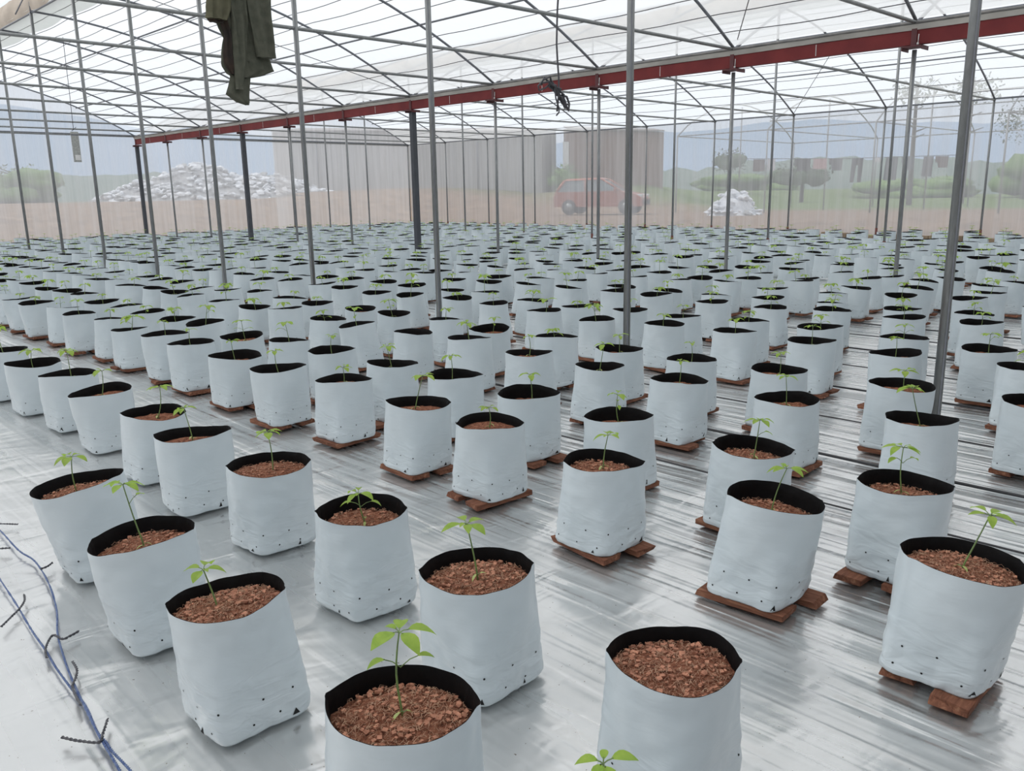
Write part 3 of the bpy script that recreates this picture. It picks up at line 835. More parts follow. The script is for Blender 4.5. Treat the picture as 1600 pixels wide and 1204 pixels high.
for ri, rx_ in enumerate(ROWX):
    row = ri + 1
    if row == 1: continue
    mys = sorted(q[1] for q in MEAS if q[2] == row)
    sp_ = 0.70
    ph = rng.uniform(0, sp_)
    if mys:
        cand = []
        y = mys[-1] + sp_
        while y < 30.75: cand.append(y); y += sp_ * 1.0
        y = mys[0] - sp_
        while y > -1.8 and row > 6: cand.append(y); y -= sp_
        for a, b_ in zip(mys, mys[1:]):
            if b_ - a > 1.1:
                nn = round((b_ - a) / sp_) - 1
                for k in range(nn): cand.append(a + (b_ - a) * (k + 1) / (nn + 1))
    else:
        cand = []; y = -1.8 + ph
        while y < 30.75: cand.append(y); y += sp_
    for y in cand:
        x = rx_ + rng.uniform(-.045, .045); yy = y + rng.uniform(-.045, .045)
        for (px, py) in POSTS:
            if abs(px - x) < 0.24 and abs(py - yy) < 0.24:
                yy = py + (0.25 if yy > py else -0.25)
        if any(abs(x - q[0]) < .34 and abs(yy - q[1]) < .36 for q in items if abs(q[2] - row) <= 1 and q[2] != row and False): continue
        pr = project((x, yy, 0.3))
        if not (pr[2] > 0.3 and -170 < pr[0] < 1770 and pr[1] < 1500): continue
        same = [q for q in items if q[2] == row and abs(q[1] - yy) < 0.40]
        if same: 
            continue
        items.append([x, yy, row, rng.uniform(.315, .365), 0.0, rng.uniform(.055, .085), 'v' if rng.random() > .03 else None, False])
for _ in range(12):   # keep neighbours clear of one another
    for i, a in enumerate(items):
        for b_ in items[i + 1:]:
            if abs(a[0] - b_[0]) > .40 or abs(a[1] - b_[1]) > .40: continue
            d_ = math.hypot(a[0] - b_[0], a[1] - b_[1])
            if d_ < .385:
                ux, uy = (a[0] - b_[0]) / (d_ + 1e-6), (a[1] - b_[1]) / (d_ + 1e-6)
                mv = (.39 - d_)
                if a[7] and b_[7]: fa_, fb = .5, .5
                elif a[7]: fa_, fb = 0, 1
                elif b_[7]: fa_, fb = 1, 0
                else: fa_, fb = .5, .5
                print('close', round(d_, 2), [round(v, 2) for v in (a[0], a[1], b_[0], b_[1])], a[7], b_[7]) if _ == 0 else None
                a[0] += ux * mv * fa_; a[1] += uy * mv * fa_; b_[0] -= ux * mv * fb; b_[1] -= uy * mv * fb
def inframe(q):
    a = project((q[0], q[1], 0.37)); b_ = project((q[0], q[1], 0.0))
    hw = 0.17 * FPX / a[2]
    if q[7] and (round(q[0], 2), round(q[1], 2)) == (0.99, 0.74): return True
    return a[0] + hw > 2 and a[0] - hw < 1598 and a[1] - hw * .4 < 1202
items.sort(key=lambda q: project((q[0], q[1], .3))[2])
vis = [q for q in items if inframe(q)]
indiv = vis[:300]
extra = [q for q in items if id(q) not in set(id(a) for a in indiv)]
# count along each row for the labels
byrow = {}
for q in sorted(vis, key=lambda q: q[1]):
    byrow.setdefault(q[2], []).append(q)
pos = {}
for r_, L_ in byrow.items():
    for i, q in enumerate(L_): pos[id(q)] = i + 1

# shape variants for bags outside the measured foreground
VAR = []
vr = random.Random(5)
for v_ in range(12):
    lean = (vr.uniform(-.10, .10), vr.uniform(-.10, .10))
    dp = vr.uniform(.055, .085)
    sd_ = 500 + v_
    pack = bag_meshes(sd_, .172 * vr.uniform(.94, 1.05), .166 * vr.uniform(.93, 1.03), vr.uniform(0, PI), vr.uniform(.352, .385), lean, dp, 40, 14, 0, True)
    pl = (vr.uniform(.12, .19), (vr.uniform(-.03, .03), vr.uniform(-.03, .03)), (vr.uniform(-.02, .02), vr.uniform(-.02, .02)), vr.choice((4, 5, 5, 6)), vr.uniform(1.0, 1.25), True, vr.choice((0, 1, 1)))
    root = make_bag((0, 0, -50), sd_, 0, 0, 0, 0, lean, dp, pl, near=False, mesh_pack=pack)
    VAR.append(root)
WOODZ = 0.026
def wood(x, y, z_, rot, lx, ly, h_, seed):
    rnd = random.Random(seed); bm = bmesh.new(); bmesh.ops.create_cube(bm, size=1)
    for v in bm.verts:
        v.co = Vector((v.co.x * lx + rnd.uniform(-.012, .012), v.co.y * ly + rnd.uniform(-.006, .006), v.co.z * h_ + h_ / 2))
    bmesh.ops.subdivide_edges(bm, edges=[e for e in bm.edges if abs((e.verts[0].co - e.verts[1].co).x) > lx * .5], cuts=4)
    for v in bm.verts:
        if v.co.z > h_ * .4: v.co.z += 0.0015 * noise.noise((v.co.x * 20, v.co.y * 20, seed))
        v.co.y += 0.004 * noise.noise((v.co.x * 12, seed, 0))
    bmesh.ops.bevel(bm, geom=[e for e in bm.edges if e.calc_face_angle(0) > .9], offset=0.002, segments=2, affect='EDGES')
    me = bpy.data.meshes.new('wooden_block'); bm.to_mesh(me); bm.free(); me.materials.append(M['wood'])
    o = link('wooden_block', me, None, (x, y, z_)); o.rotation_euler = (0, 0, rot)
    return o
def copy_tree(o):
    c = o.copy(); COL.objects.link(c)
    for ch in o.children:
        d = ch.copy(); COL.objects.link(d); d.parent = c
        for g in ch.children:
            e = g.copy(); COL.objects.link(e); e.parent = d
    return c
SPECIAL = {
 (1.00, 1.43): 'white grow bag with tall leafy seedling, in the front at the bottom centre',
 (1.59, 1.09): 'white grow bag holding only brown coir with no seedling, at the bottom centre right',
 (0.94, 2.21): 'white grow bag leaning left with a low spreading seedling, beside the blue twine',
 (0.97, 3.63): 'leftmost white grow bag of the short front row, leaning far left, tiny seedling',
 (0.99, 0.74): 'white grow bag below the picture edge, only its leaf tip showing at bottom centre',
 (2.63, 0.76): 'white grow bag cut by the right edge of the picture, nearest on wooden blocks',
}
blocks_seen = {}
seenlab = set()
for idx, q in enumerate(indiv):
    x, y, row, wd, lean, depth, plant, meas = q
    on_wood = row >= 3
    zb = WOODZ if on_wood else 0.0
    if meas and idx < 90:
        lr = random.Random(int(x * 1000 + y * 77))
        lv = R2 * (lean if lean else lr.uniform(-.04, .04)) + F2 * lr.uniform(-.05, .03)
        H = lr.uniform(.358, .375)
        dx_ = lv * H
        bx, by = x - dx_.x, y - dx_.y
        pl = None
        if plant:
            h_, bd, ox, oy, nt_, ls_, ct, md = plant
            o2 = R2 * ox + F2 * oy; bv = R2 * bd
            pl = (h_, (bv.x, bv.y), (o2.x, o2.y), nt_, ls_, ct, md)
        r_ = wd / 2
        close = idx < 14
        root = make_bag((bx, by, zb), 900 + idx, r_, r_ * lr.uniform(.90, .98), math.atan2(R2.y, R2.x) + lr.uniform(-.2, .2), H, (lv.x, lv.y), depth, pl,
                        near=True, chips=(900 if idx < 6 else 350) if close else 0, n=96 if close else 56, rings=30 if close else 18)
        root.name = 'grow_bag'
    else:
        lr = random.Random(idx * 7 + 3)
        bx, by = x, y
        root = copy_tree(VAR[lr.randrange(len(VAR))])
        root.location = (x, y, zb); root.rotation_euler = (0, 0, lr.choice((0, 1, 2, 3)) * PI / 2 + lr.uniform(-.12, .12))
        s_ = wd / .34
        root.scale = (s_, s_, lr.uniform(.95, 1.06))
        for ch in root.children:
            if ch.name.startswith('seedling'):
                ch.rotation_euler = (0, 0, lr.uniform(0, 6.28)); a = lr.uniform(.75, 1.25); ch.scale = (a, a, a)
        if plant is None:
            for ch in list(root.children):
                if ch.name.startswith('seedling'):
                    for g_ in list(ch.children): bpy.data.objects.remove(g_)
                    bpy.data.objects.remove(ch)
    n_ = pos[id(q)]
    lab = SPECIAL.get((round(x, 2), round(y, 2)))
    if not lab:
        lab = 'white grow bag%s, %s from the front in the %s row from the left' % (' without seedling' if plant is None else '', ordn(n_), ordn(row))
    assert lab not in seenlab, lab
    seenlab.add(lab)
    tag(root, lab, 'grow bag', 'white grow bags standing in long rows')
    if on_wood and project((x, y, 0))[2] < 13.5:
        lr = random.Random(idx * 13 + 1)
        two = lr.random() < .75
        rot = lr.choice((0, PI / 2)) + lr.uniform(-.10, .10)
        u = Vector((math.cos(rot), math.sin(rot))); v2 = Vector((-u.y, u.x))
        hh_ = WOODZ - 0.001
        if two:
            for j, s_ in enumerate((-1, 1)):
                c = v2 * (0.086 * s_) + u * lr.uniform(-.03, .04) * (1 if j else -1)
                o = wood(bx + c.x, by + c.y, 0, rot + lr.uniform(-.04, .04), lr.uniform(.30, .355), lr.uniform(.10, .125), hh_, idx * 2 + j)
                side = 'nearer' if (c.x * F2.x + c.y * F2.y) < 0 else 'farther'
                tag(o, '%s reddish wood block under the %s bag from the front, %s row from the left' % (side, ordn(n_), ordn(row)), 'wooden block', 'wooden blocks under the bags')
        else:
            o = wood(bx, by, 0, rot, lr.uniform(.32, .36), lr.uniform(.24, .30), hh_, idx * 2)
            tag(o, 'broad reddish wood board under the %s bag from the front, %s row from the left' % (ordn(n_), ordn(row)), 'wooden block', 'wooden blocks under the bags')
# remove the prototypes
for r_ in VAR:
    for ch in list(r_.children):
        for g_ in list(ch.children): bpy.data.objects.remove(g_)
        bpy.data.objects.remove(ch)
    bpy.data.objects.remove(r_)

# the rest of the bags, too many and too small to single out
b = MB(); lr = random.Random(99)
for q in extra:
    x, y, row, wd, lean, depth, plant, meas = q
    n = 16; R_ = wd / 2; H = lr.uniform(.345, .40); lx, ly = lr.uniform(-.035, .035), lr.uniform(-.035, .035); zb = WOODZ if row >= 3 else 0
    near_ = project((x, y, .3))[2] < 9
    if near_: n = 28
    V = []; a0 = lr.uniform(0, PI); el = lr.uniform(.0, .06)
    for t_, rb in ((0, .97), (.05, 1.03), (.5, 1.03), (1, 1)):
        for k in range(n):
            th = 2 * PI * k / n; c, s_ = math.cos(th), math.sin(th)
            sq = .155 / ((abs(c) ** 4 + abs(s_) ** 4) ** .25)
            r_ = (sq * (1 - t_) + R_ * (1 + el * math.cos(2 * (th - a0))) * t_) * rb
            V.append((x + r_ * c + lx * t_, y + r_ * s_ + ly * t_, zb + H * t_ + (lr.uniform(-.003, .003) if t_ == 1 else 0) - (lx * c + ly * s_) * t_ * .4))
    b.add(V, [(i * n + k, i * n + (k + 1) % n, (i + 1) * n + (k + 1) % n, (i + 1) * n + k) for i in range(3) for k in range(n)])
    top = V[3 * n:]
    cx_, cy_ = x + lx, y + ly
    inn = [(cx_ + (p[0] - cx_) * .97, cy_ + (p[1] - cy_) * .97, p[2]) for p in top]
    low = [(cx_ + (p[0] - cx_) * .95, cy_ + (p[1] - cy_) * .95, p[2] - depth) for p in top]
    b.add(top + inn + low, [(i * n + k, i * n + (k + 1) % n, (i + 1) * n + (k + 1) % n, (i + 1) * n + k) for i in range(2) for k in range(n)], 1)
    b.add(low + [(cx_, cy_, zb + H - depth + .012)], [(k, (k + 1) % n, n) for k in range(n)], 2)
    if plant is not None:
        hp = lr.uniform(.12, .19); base = Vector((cx_ + lr.uniform(-.02, .02), cy_ + lr.uniform(-.02, .02), zb + H - depth))
        tp = base + Vector((lr.uniform(-.025, .025), lr.uniform(-.025, .025), hp))
        b.tube([base, tp], .0035, 4, 4, False)
        aa = lr.uniform(0, 6.28)
        for j in range(5):
            az = aa + j * 1.25 + lr.uniform(-.3, .3)
            d = Vector((math.cos(az), math.sin(az), .35)); sd2 = Vector((-math.sin(az), math.cos(az), 0)) * .018
            p1 = tp + d * .036; p2 = tp + d * .078 - Vector((0, 0, .014)); 
            b.add([tp, p1 - sd2, p2, p1 + sd2], [(0, 1, 2, 3)], 3)
ob = b.build('grow_bag', [M['bag'], M['lining'], M['soil'], M['leaf'], M['stem']])
tag(ob, 'mass of small white grow bags with seedlings filling the far rows up to the walls', 'grow bags', None, 'stuff')

# ------------------------------------------------------------------ drip tubes
for i, (x, lab) in enumerate([
    (3.74, 'in the aisle right of the fourth row'), (4.47, 'between the fifth and sixth rows'),
    (5.28, 'in the aisle right of the sixth row'), (6.17, 'between the seventh and eighth rows'), (7.02, 'in the aisle right of the eighth row'),
    (7.79, 'between the ninth and tenth rows'), (8.6, 'in the aisle right of the tenth row'), (9.36, 'between the eleventh and twelfth rows'),
    (10.78, 'between the thirteenth and fourteenth rows')]):
    random.seed(i); ph = random.uniform(0, 9)
    pts = [(x + .018 * math.sin(y * .8 + ph) + .010 * math.sin(y * 2.3 + ph), y, 0.010) for y in [-1.6 + 32.2 * k / 90 for k in range(91)]]
    b = MB(); b.tube(pts, 0.005 if 'aisle' in lab else 0.0075, 8)
    if i == 1: b.tube([(p[0] + .035, p[1], .004) for p in pts], 0.004, 6)
    tag(b.build('drip_tube', M['tube']), 'black drip tube lying %s of bags' % lab, 'drip tube', 'black drip tubes along the rows')

# ------------------------------------------------------------------ blue twine on the left
tw = empty('twine', (0.65, 3.0, 0)); tag(tw, 'blue twine lying on the silver film at the left with dark twist ties knotted on', 'twine')
A_ = [(0.791, 4.666), (0.798, 4.33), (0.796, 4.007), (0.813, 3.828), (0.792, 3.561), (0.745, 3.287), (0.691, 3.085), (0.657, 2.897), (0.636, 2.753), (0.619, 2.604), (0.598, 2.395), (0.599, 2.312), (0.597, 2.262), (0.603, 2.139), (0.599, 2.018)]
B_ = [(0.675, 4.124), (0.66, 3.731), (0.648, 3.446), (0.632, 3.172), (0.627, 2.997), (0.618, 2.842), (0.615, 2.668), (0.616, 2.546), (0.598, 2.395), (0.592, 2.312), (0.587, 2.231), (0.582, 2.161), (0.57, 2.047)]
K_ = [[(0.559, 3.277), (0.607, 3.336), (0.644, 3.382), (0.675, 3.438), (0.69, 3.498)], [(0.804, 3.71), (0.832, 3.716), (0.86, 3.742)],
      [(0.613, 2.927), (0.625, 2.985), (0.651, 3.043), (0.676, 3.073), (0.69, 3.021), (0.716, 3.025), (0.748, 3.038)],
      [(0.667, 2.839), (0.661, 2.773), (0.642, 2.724), (0.616, 2.669), (0.605, 2.554)],
      [(0.514, 2.427), (0.529, 2.399), (0.547, 2.369), (0.583, 2.325), (0.605, 2.36), (0.638, 2.421)], [(0.732, 4.084), (0.774, 4.05)], [(0.807, 4.424), (0.876, 4.34)]]
def dense(L, m_=6):
    out = []
    for i in range(len(L) - 1):
        p0 = Vector(L[max(0, i - 1)]); p1 = Vector(L[i]); p2 = Vector(L[i + 1]); p3 = Vector(L[min(len(L) - 1, i + 2)])
        for k in range(m_):
            t_ = k / m_
            out.append(.5 * ((2 * p1) + (p2 - p0) * t_ + (2 * p0 - 5 * p1 + 4 * p2 - p3) * t_ * t_ + (-p0 + 3 * p1 - 3 * p2 + p3) * t_ ** 3))
    out.append(Vector(L[-1])); return out
def twist(b, L, r, z, pitch=.02, m_=30):
    D = dense(L, m_); s_ = 0
    P1, P2 = [], []
    for i, p in enumerate(D):
        if i: s_ += (p - D[i - 1]).length
        d = (D[min(i + 1, len(D) - 1)] - D[max(i - 1, 0)]); d.normalize(); nn = Vector((-d.y, d.x))
        a = s_ / pitch * 2 * PI
        P1.append((p.x + nn.x * r * math.cos(a) - tw.location.x, p.y + nn.y * r * math.cos(a) - tw.location.y, z + r * math.sin(a)))
        P2.append((p.x - nn.x * r * math.cos(a) - tw.location.x, p.y - nn.y * r * math.cos(a) - tw.location.y, z - r * math.sin(a)))
    b.tube(P1, r * 1.05, 5); b.tube(P2, r * 1.05, 5)
for L in (A_, B_):
    b = MB(); twist(b, L, .0022, .005); b.build('strand', M['blue'], tw)
for L in K_:
    b = MB(); twist(b, L, .0024, .010, .03, 10); b.build('twist_tie', M['tie'], tw)['label'] = 'dark grey twist tie'

# ------------------------------------------------------------------ hanging rope, jacket, trap
rp = empty('hanging_rope', (5.0, Y0, 0)); tag(rp, 'dark rope hanging from the roof with a knotted bundle in front of the red beam', 'rope')
b = MB(); pts = [(0.0, 0.0, 3.59)] + [(0.012 * math.sin(k * 1.3) - .015 * (k > 5), 0.01 * math.cos(k), 3.59 - .122 * k) for k in range(1, 13)]
b.tube([(-0.0, -.03, 3.56), (0, 0, 3.6), (0, .03, 3.56), (0, .0, 3.5)], .008, 6)
b.tube(pts, .0075, 6); b.build('cord', M['cord'], rp)
b = MB(); rr = random.Random(3)
path = [(-.19, 2.33), (-.14, 2.36), (-.10, 2.33), (-.05, 2.32), (-.01, 2.28), (.03, 2.24), (.07, 2.19), (.10, 2.17)]
for s_ in range(7):
    o1 = rr.uniform(-.022, .022)
    b.tube([(p[0] + rr.uniform(-.015, .015), rr.uniform(-.03, .03), p[1] + o1 + rr.uniform(-.014, .014)) for p in path[(s_ % 3):8 - (s_ % 2)]], .008, 6)
b.tube([(-.19, 0, 2.33), (-.22, .01, 2.30), (-.20, .02, 2.27), (-.15, 0, 2.29), (-.12, 0, 2.31)], .007, 6)
b.tube([(.03, 0, 2.25), (.09, 0, 2.24), (.13, .01, 2.19), (.12, .01, 2.14), (.09, 0, 2.16), (.06, 0, 2.22)], .009, 6)
b.tube([(-.05, 0, 2.30), (-.035, .0, 2.22), (-.0, 0, 2.15), (.0, 0, 2.12), (-.03, 0, 2.095)], .006, 6)
b.build('knotted_bundle', M['cord'], rp)

jk = empty('jacket', (3.81, Y0 + S, 0)); tag(jk, 'olive jacket hanging over a roof tie bar at upper left', 'jacket')
def strip(name, rows, yoff, dep, mat, folds=3, seed=0, zt=0.0, label=None):
    b = MB(); n = 40; V = []; rr = random.Random(seed); ph = rr.uniform(0, 6)
    rows = sorted(rows, key=lambda r: -r[2])
    D = []
    for i in range(len(rows) - 1):
        for k in range(5):
            t_ = k / 5; D.append([rows[i][j] * (1 - t_) + rows[i + 1][j] * t_ for j in range(3)])
    D.append(list(rows[-1]))
    for i, (xl, xr, z) in enumerate(D):
        w_ = max(.004, (xr - xl) / 2); c = (xl + xr) / 2
        for k in range(n):
            a = 2 * PI * k / n
            cx_ = math.copysign(abs(math.cos(a)) ** .8, math.cos(a))
            dd_ = dep * math.sin(a) * (1 + .35 * math.sin(folds * cx_ * 3 + ph + z * 4)) + .010 * math.sin(cx_ * 7 + ph + z * 9) + .008 * noise.noise((cx_ * 2, z * 9, seed))
            V.append((c + w_ * cx_ - 3.81, yoff + dd_, z))
    fs = [(i * n + k, i * n + (k + 1) % n, (i + 1) * n + (k + 1) % n, (i + 1) * n + k) for i in range(len(D) - 1) for k in range(n)]
    fs += [tuple(range(n)), tuple((len(D) - 1) * n + k for k in range(n))[::-1]]
    b.add(V, fs)
    o = b.build(name, mat, jk)
    if label: o['label'] = label
    return o
TOP = 3.60
strip('body', [(3.57, 4.06, TOP), (3.57, 4.06, 3.26), (3.56, 4.05, 3.14), (3.55, 4.05, 3.02), (3.57, 4.05, 2.96), (3.61, 4.05, 2.88), (3.57, 4.04, 2.75), (3.56, 4.06, 2.665), (3.565, 4.07, 2.64), (3.60, 3.93, 2.585), (3.66, 3.82, 2.56)], 0.03, .045, M['jacket'], 3, 1)
strip('tail', [(3.64, 3.83, 2.70), (3.63, 3.82, 2.55), (3.61, 3.81, 2.48), (3.58, 3.80, 2.41), (3.67, 3.80, 2.35), (3.76, 3.79, 2.33)], 0.02, .022, M['jacket'], 2, 2)
strip('sleeve', [(3.64, 3.83, TOP), (3.65, 3.81, 3.25), (3.65, 3.81, 3.13), (3.66, 3.81, 3.0), (3.65, 3.79, 2.84), (3.65, 3.77, 2.7), (3.65, 3.73, 2.54), (3.65, 3.71, 2.45)], -0.035, .03, M['jacket'], 2, 3)
strip('cuff', [(3.46, 3.68, TOP), (3.455, 3.67, 3.23), (3.43, 3.65, 3.1), (3.43, 3.63, 3.05), (3.42, 3.61, 3.01)], -0.05, .045, M['jacket2'], 3, 4, label='lighter olive turned up cuff')
strip('cuff_lining', [(3.445, 3.60, 3.03), (3.45, 3.60, 3.005), (3.47, 3.58, 2.99)], -0.03, .03, M['jacketd'], 1, 6, label='dark inside of the cuff')
strip('inner_lining', [(3.57, 3.655, 3.2), (3.565, 3.665, 3.0), (3.60, 3.67, 2.9), (3.575, 3.67, 2.75), (3.57, 3.68, 2.66), (3.62, 3.68, 2.58)], -0.012, .016, M['jacketd'], 1, 7, label='dark inside of the jacket')
strip('front_panel', [(3.81, 4.065, TOP), (3.82, 4.06, 3.27), (3.82, 4.05, 3.16), (3.83, 4.05, 3.02), (3.85, 4.05, 2.87), (3.86, 4.05, 2.79), (3.87, 4.055, 2.74)], -0.045, .028, M['jacket'], 2, 5)

tp = empty('sticky_trap', (3.94, Y0 + 3 * S, 0)); tag(tp, 'grey rectangular insect trap card hanging on a string at upper left', 'trap')
zz = dz(Y0 + 3 * S)
b = MB(); b.tube([(0.01, 0, 3.60 + zz), (0.005, 0, 3.0), (-.005, 0, 2.46)], .004, 5); b.tube([(-.03, 0, 2.45), (0, 0, 2.47), (.03, 0, 2.50)], .004, 5); b.build('string', M['cord'], tp)
b = MB(); b.box((0, 0, 2.24), (.10, .008, .40), 0, None, .003); b.box((0, -.006, 2.40), (.09, .004, .02), 1); b.build('card', [M['trap'], M['steel_d']], tp)
b = MB(); b.box((0.008, -.006, 2.10), (.07, .003, .07), 0); b.build('white_label', M['white'], tp)['label'] = 'white label patch'

# ------------------------------------------------------------------ outside
def sstep(a): a = max(0, min(1, a)); return a * a * (3 - 2 * a)
def ground(x, y):
    d = x * FX.x + y * FX.y; l = x * RX.x + y * RX.y
    h = 0.05
    if y > YE: h = max(h, 0.05 + 1.45 * sstep((y - YE - 0.4) / 10.5))
    if x > XD: h = max(h, 0.05 + 0.5 * sstep((x - XD - 0.5) / 4))
    k = sstep((0.24 - l / max(d, 1)) / 0.07)
    h += 1.35 * sstep((d - 41) / 8) * k * (0 if y > YE + 11 else (1 if y < YE else 1 - (y - YE) / 11 * .7))
    h += 0.06 * noise.noise((x * .5, y * .5, 0)) if (x > XD + 1 or y > YE + 1) else 0
    return h
b = MB()
def grid(x0, x1, y0, y1, nx, ny):
    xs = [x0 + (x1 - x0) * (i / nx) ** 1.6 for i in range(nx + 1)]; ys = [y0 + (y1 - y0) * (j / ny) ** 1.6 for j in range(ny + 1)]
    b.add([(x, y, ground(x, y)) for y in ys for x in xs], [(j * (nx + 1) + i, j * (nx + 1) + i + 1, (j + 1) * (nx + 1) + i + 1, (j + 1) * (nx + 1) + i) for j in range(ny) for i in range(nx)])
grid(XD + 0.15, 330, -120, YE, 70, 60)
grid(XD + 0.15, 330, YE, 400, 70, 90)
grid(-80, XD + 0.15, YE + 0.12, 400, 40, 90)
b.add([(-300, -300, -.06), (XD + .15, -300, -.06), (XD + .15, YE + .12, -.06), (-300, YE + .12, -.06)], [(0, 1, 2, 3)], 0, False)
b.add([(XD + .15, -300, -.0), (330, -300, -.0), (330, -120, -.0), (XD + .15, -120, -.0)], [(0, 1, 2, 3)], 0, False)
b.add([(-300, YE + .12, .0), (-80, YE + .12, .0), (-80, 400, .0), (-300, 400, .0)], [(0, 1, 2, 3)], 0, False)
e_ = b.build('earth', M['earth']); tag(e_, kind='structure'); e_.name = 'floor_outside'
# far hills
b = MB(); n = 80; V = []
for k in range(n + 1):
    a = -0.35 + 1.9 * k / n    # angle from +y towards +x
    D_ = 310
    hh_ = 27 + 8 * noise.noise((a * 2.2, 1, 0)) + 5 * noise.noise((a * 7, 2, 0)) - 6 * a
    dx_, dy_ = math.sin(a), math.cos(a)
    for (dd_, z) in ((D_ - 60, -2), (D_ - 20, hh_ * .55), (D_, hh_), (D_ + 40, hh_ * .6)):
        V.append((dx_ * dd_, dy_ * dd_, z + 1.5 * noise.noise((a * 20, dd_, 0))))
b.add(V, [(4 * k + j, 4 * k + 4 + j, 4 * k + 5 + j, 4 * k + 1 + j) for k in range(n) for j in range(3)])
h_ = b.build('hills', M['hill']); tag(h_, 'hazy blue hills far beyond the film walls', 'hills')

b = MB(); n = 160; V = []
for k in range(n + 1):
    a = -0.35 + 1.9 * k / n
    z1 = 5.0 + 2.2 * noise.noise((a * 4, 7, 0)) + 1.3 * noise.noise((a * 22, 3, 0)) + 0.8 * noise.noise((a * 60, 3, 0))
    for (dd_, z) in ((118, -1), (126, z1 * .7), (132, z1), (150, z1 * .5)):
        V.append((math.sin(a) * dd_, math.cos(a) * dd_, z + .6 * noise.noise((a * 70, dd_, 0))))
b.add(V, [(4 * k + j, 4 * k + 4 + j, 4 * k + 5 + j, 4 * k + 1 + j) for k in range(n) for j in range(3)])
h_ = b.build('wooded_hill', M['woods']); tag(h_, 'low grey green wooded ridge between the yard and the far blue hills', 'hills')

# sheds seen through the wall film
def shed(cx0, cy0, cx1, cy1, z0, zt0, zt1, depth, mat, label, open_x=None):
    o = empty('shed', ((cx0 + cx1) / 2, (cy0 + cy1) / 2, z0)); tag(o, label, 'building')
    a = Vector((cx0, cy0)); c = Vector((cx1, cy1)); u = (c - a).normalized(); nn = Vector((-u.y, u.x))
    if nn.dot(F2) < 0: nn = -nn
    org = Vector(o.location)
    P = lambda s_, d_, z: Vector((a.x + u.x * s_ + nn.x * d_, a.y + u.y * s_ + nn.y * d_, z)) - org
    L = (c - a).length
    b = MB()
    V = [P(0, 0, z0 - .5), P(L, 0, z0 - .5), P(L, 0, zt1), P(0, 0, zt0), P(0, depth, z0 - .5), P(L, depth, z0 - .5), P(L, depth, zt1 + .3), P(0, depth, zt0 + .3)]
    b.add(V, [(0, 1, 2, 3), (5, 4, 7, 6), (1, 5, 6, 2), (4, 0, 3, 7)], 0, False); b.build('wall', mat, o)
    b = MB()
    V = [P(0, -.2, zt0 + .02), P(L, -.2, zt1 + .02), P(L, depth + .3, zt1 + .42), P(0, depth + .3, zt0 + .42)]
    V += [v + Vector((0, 0, .08)) for v in V]
    b.add(V, [(0, 3, 2, 1), (4, 5, 6, 7), (0, 1, 5, 4), (1, 2, 6, 5), (2, 3, 7, 6), (3, 0, 4, 7)], 0, False); b.build('roof', M['tinroof'], o)
    return o, P, L
o, P, L = shed(42.2, 30.7, 38.1, 34.7, 1.8, 4.95, 5.2, 3.5, M['brownwall'], 'brown sheet walled shed behind the red car beyond the film wall')
b = MB()
V = [P(L - .1, -.06, 2.4), P(L + .25, -.06, 2.4), P(L + .25, -.06, 4.5), P(L - .1, -.06, 4.5)]
V += [v + Vector((-.05, -.05, 0)) for v in V]
b.add(V, [(4, 5, 6, 7), (0, 1, 5, 4), (1, 2, 6, 5), (2, 3, 7, 6), (3, 0, 4, 7)], 0, False); b.build('door_frame', M['white'], o)['label'] = 'bright narrow door frame'
o, P, L = shed(37.3, 36.0, 28.4, 52.0, 2.0, 5.1, 5.8, 3.5, M['greywall'], 'long grey sheet walled shed beyond the corner of the greenhouse')
for s_ in (4, 8, 11.5, 15):
    b = MB(); b.tube([P(s_, -.25, 1.6), P(s_, -.25, 5.25 + s_ * .03)], .05, 6); b.build('post', M['steel_d'], o)

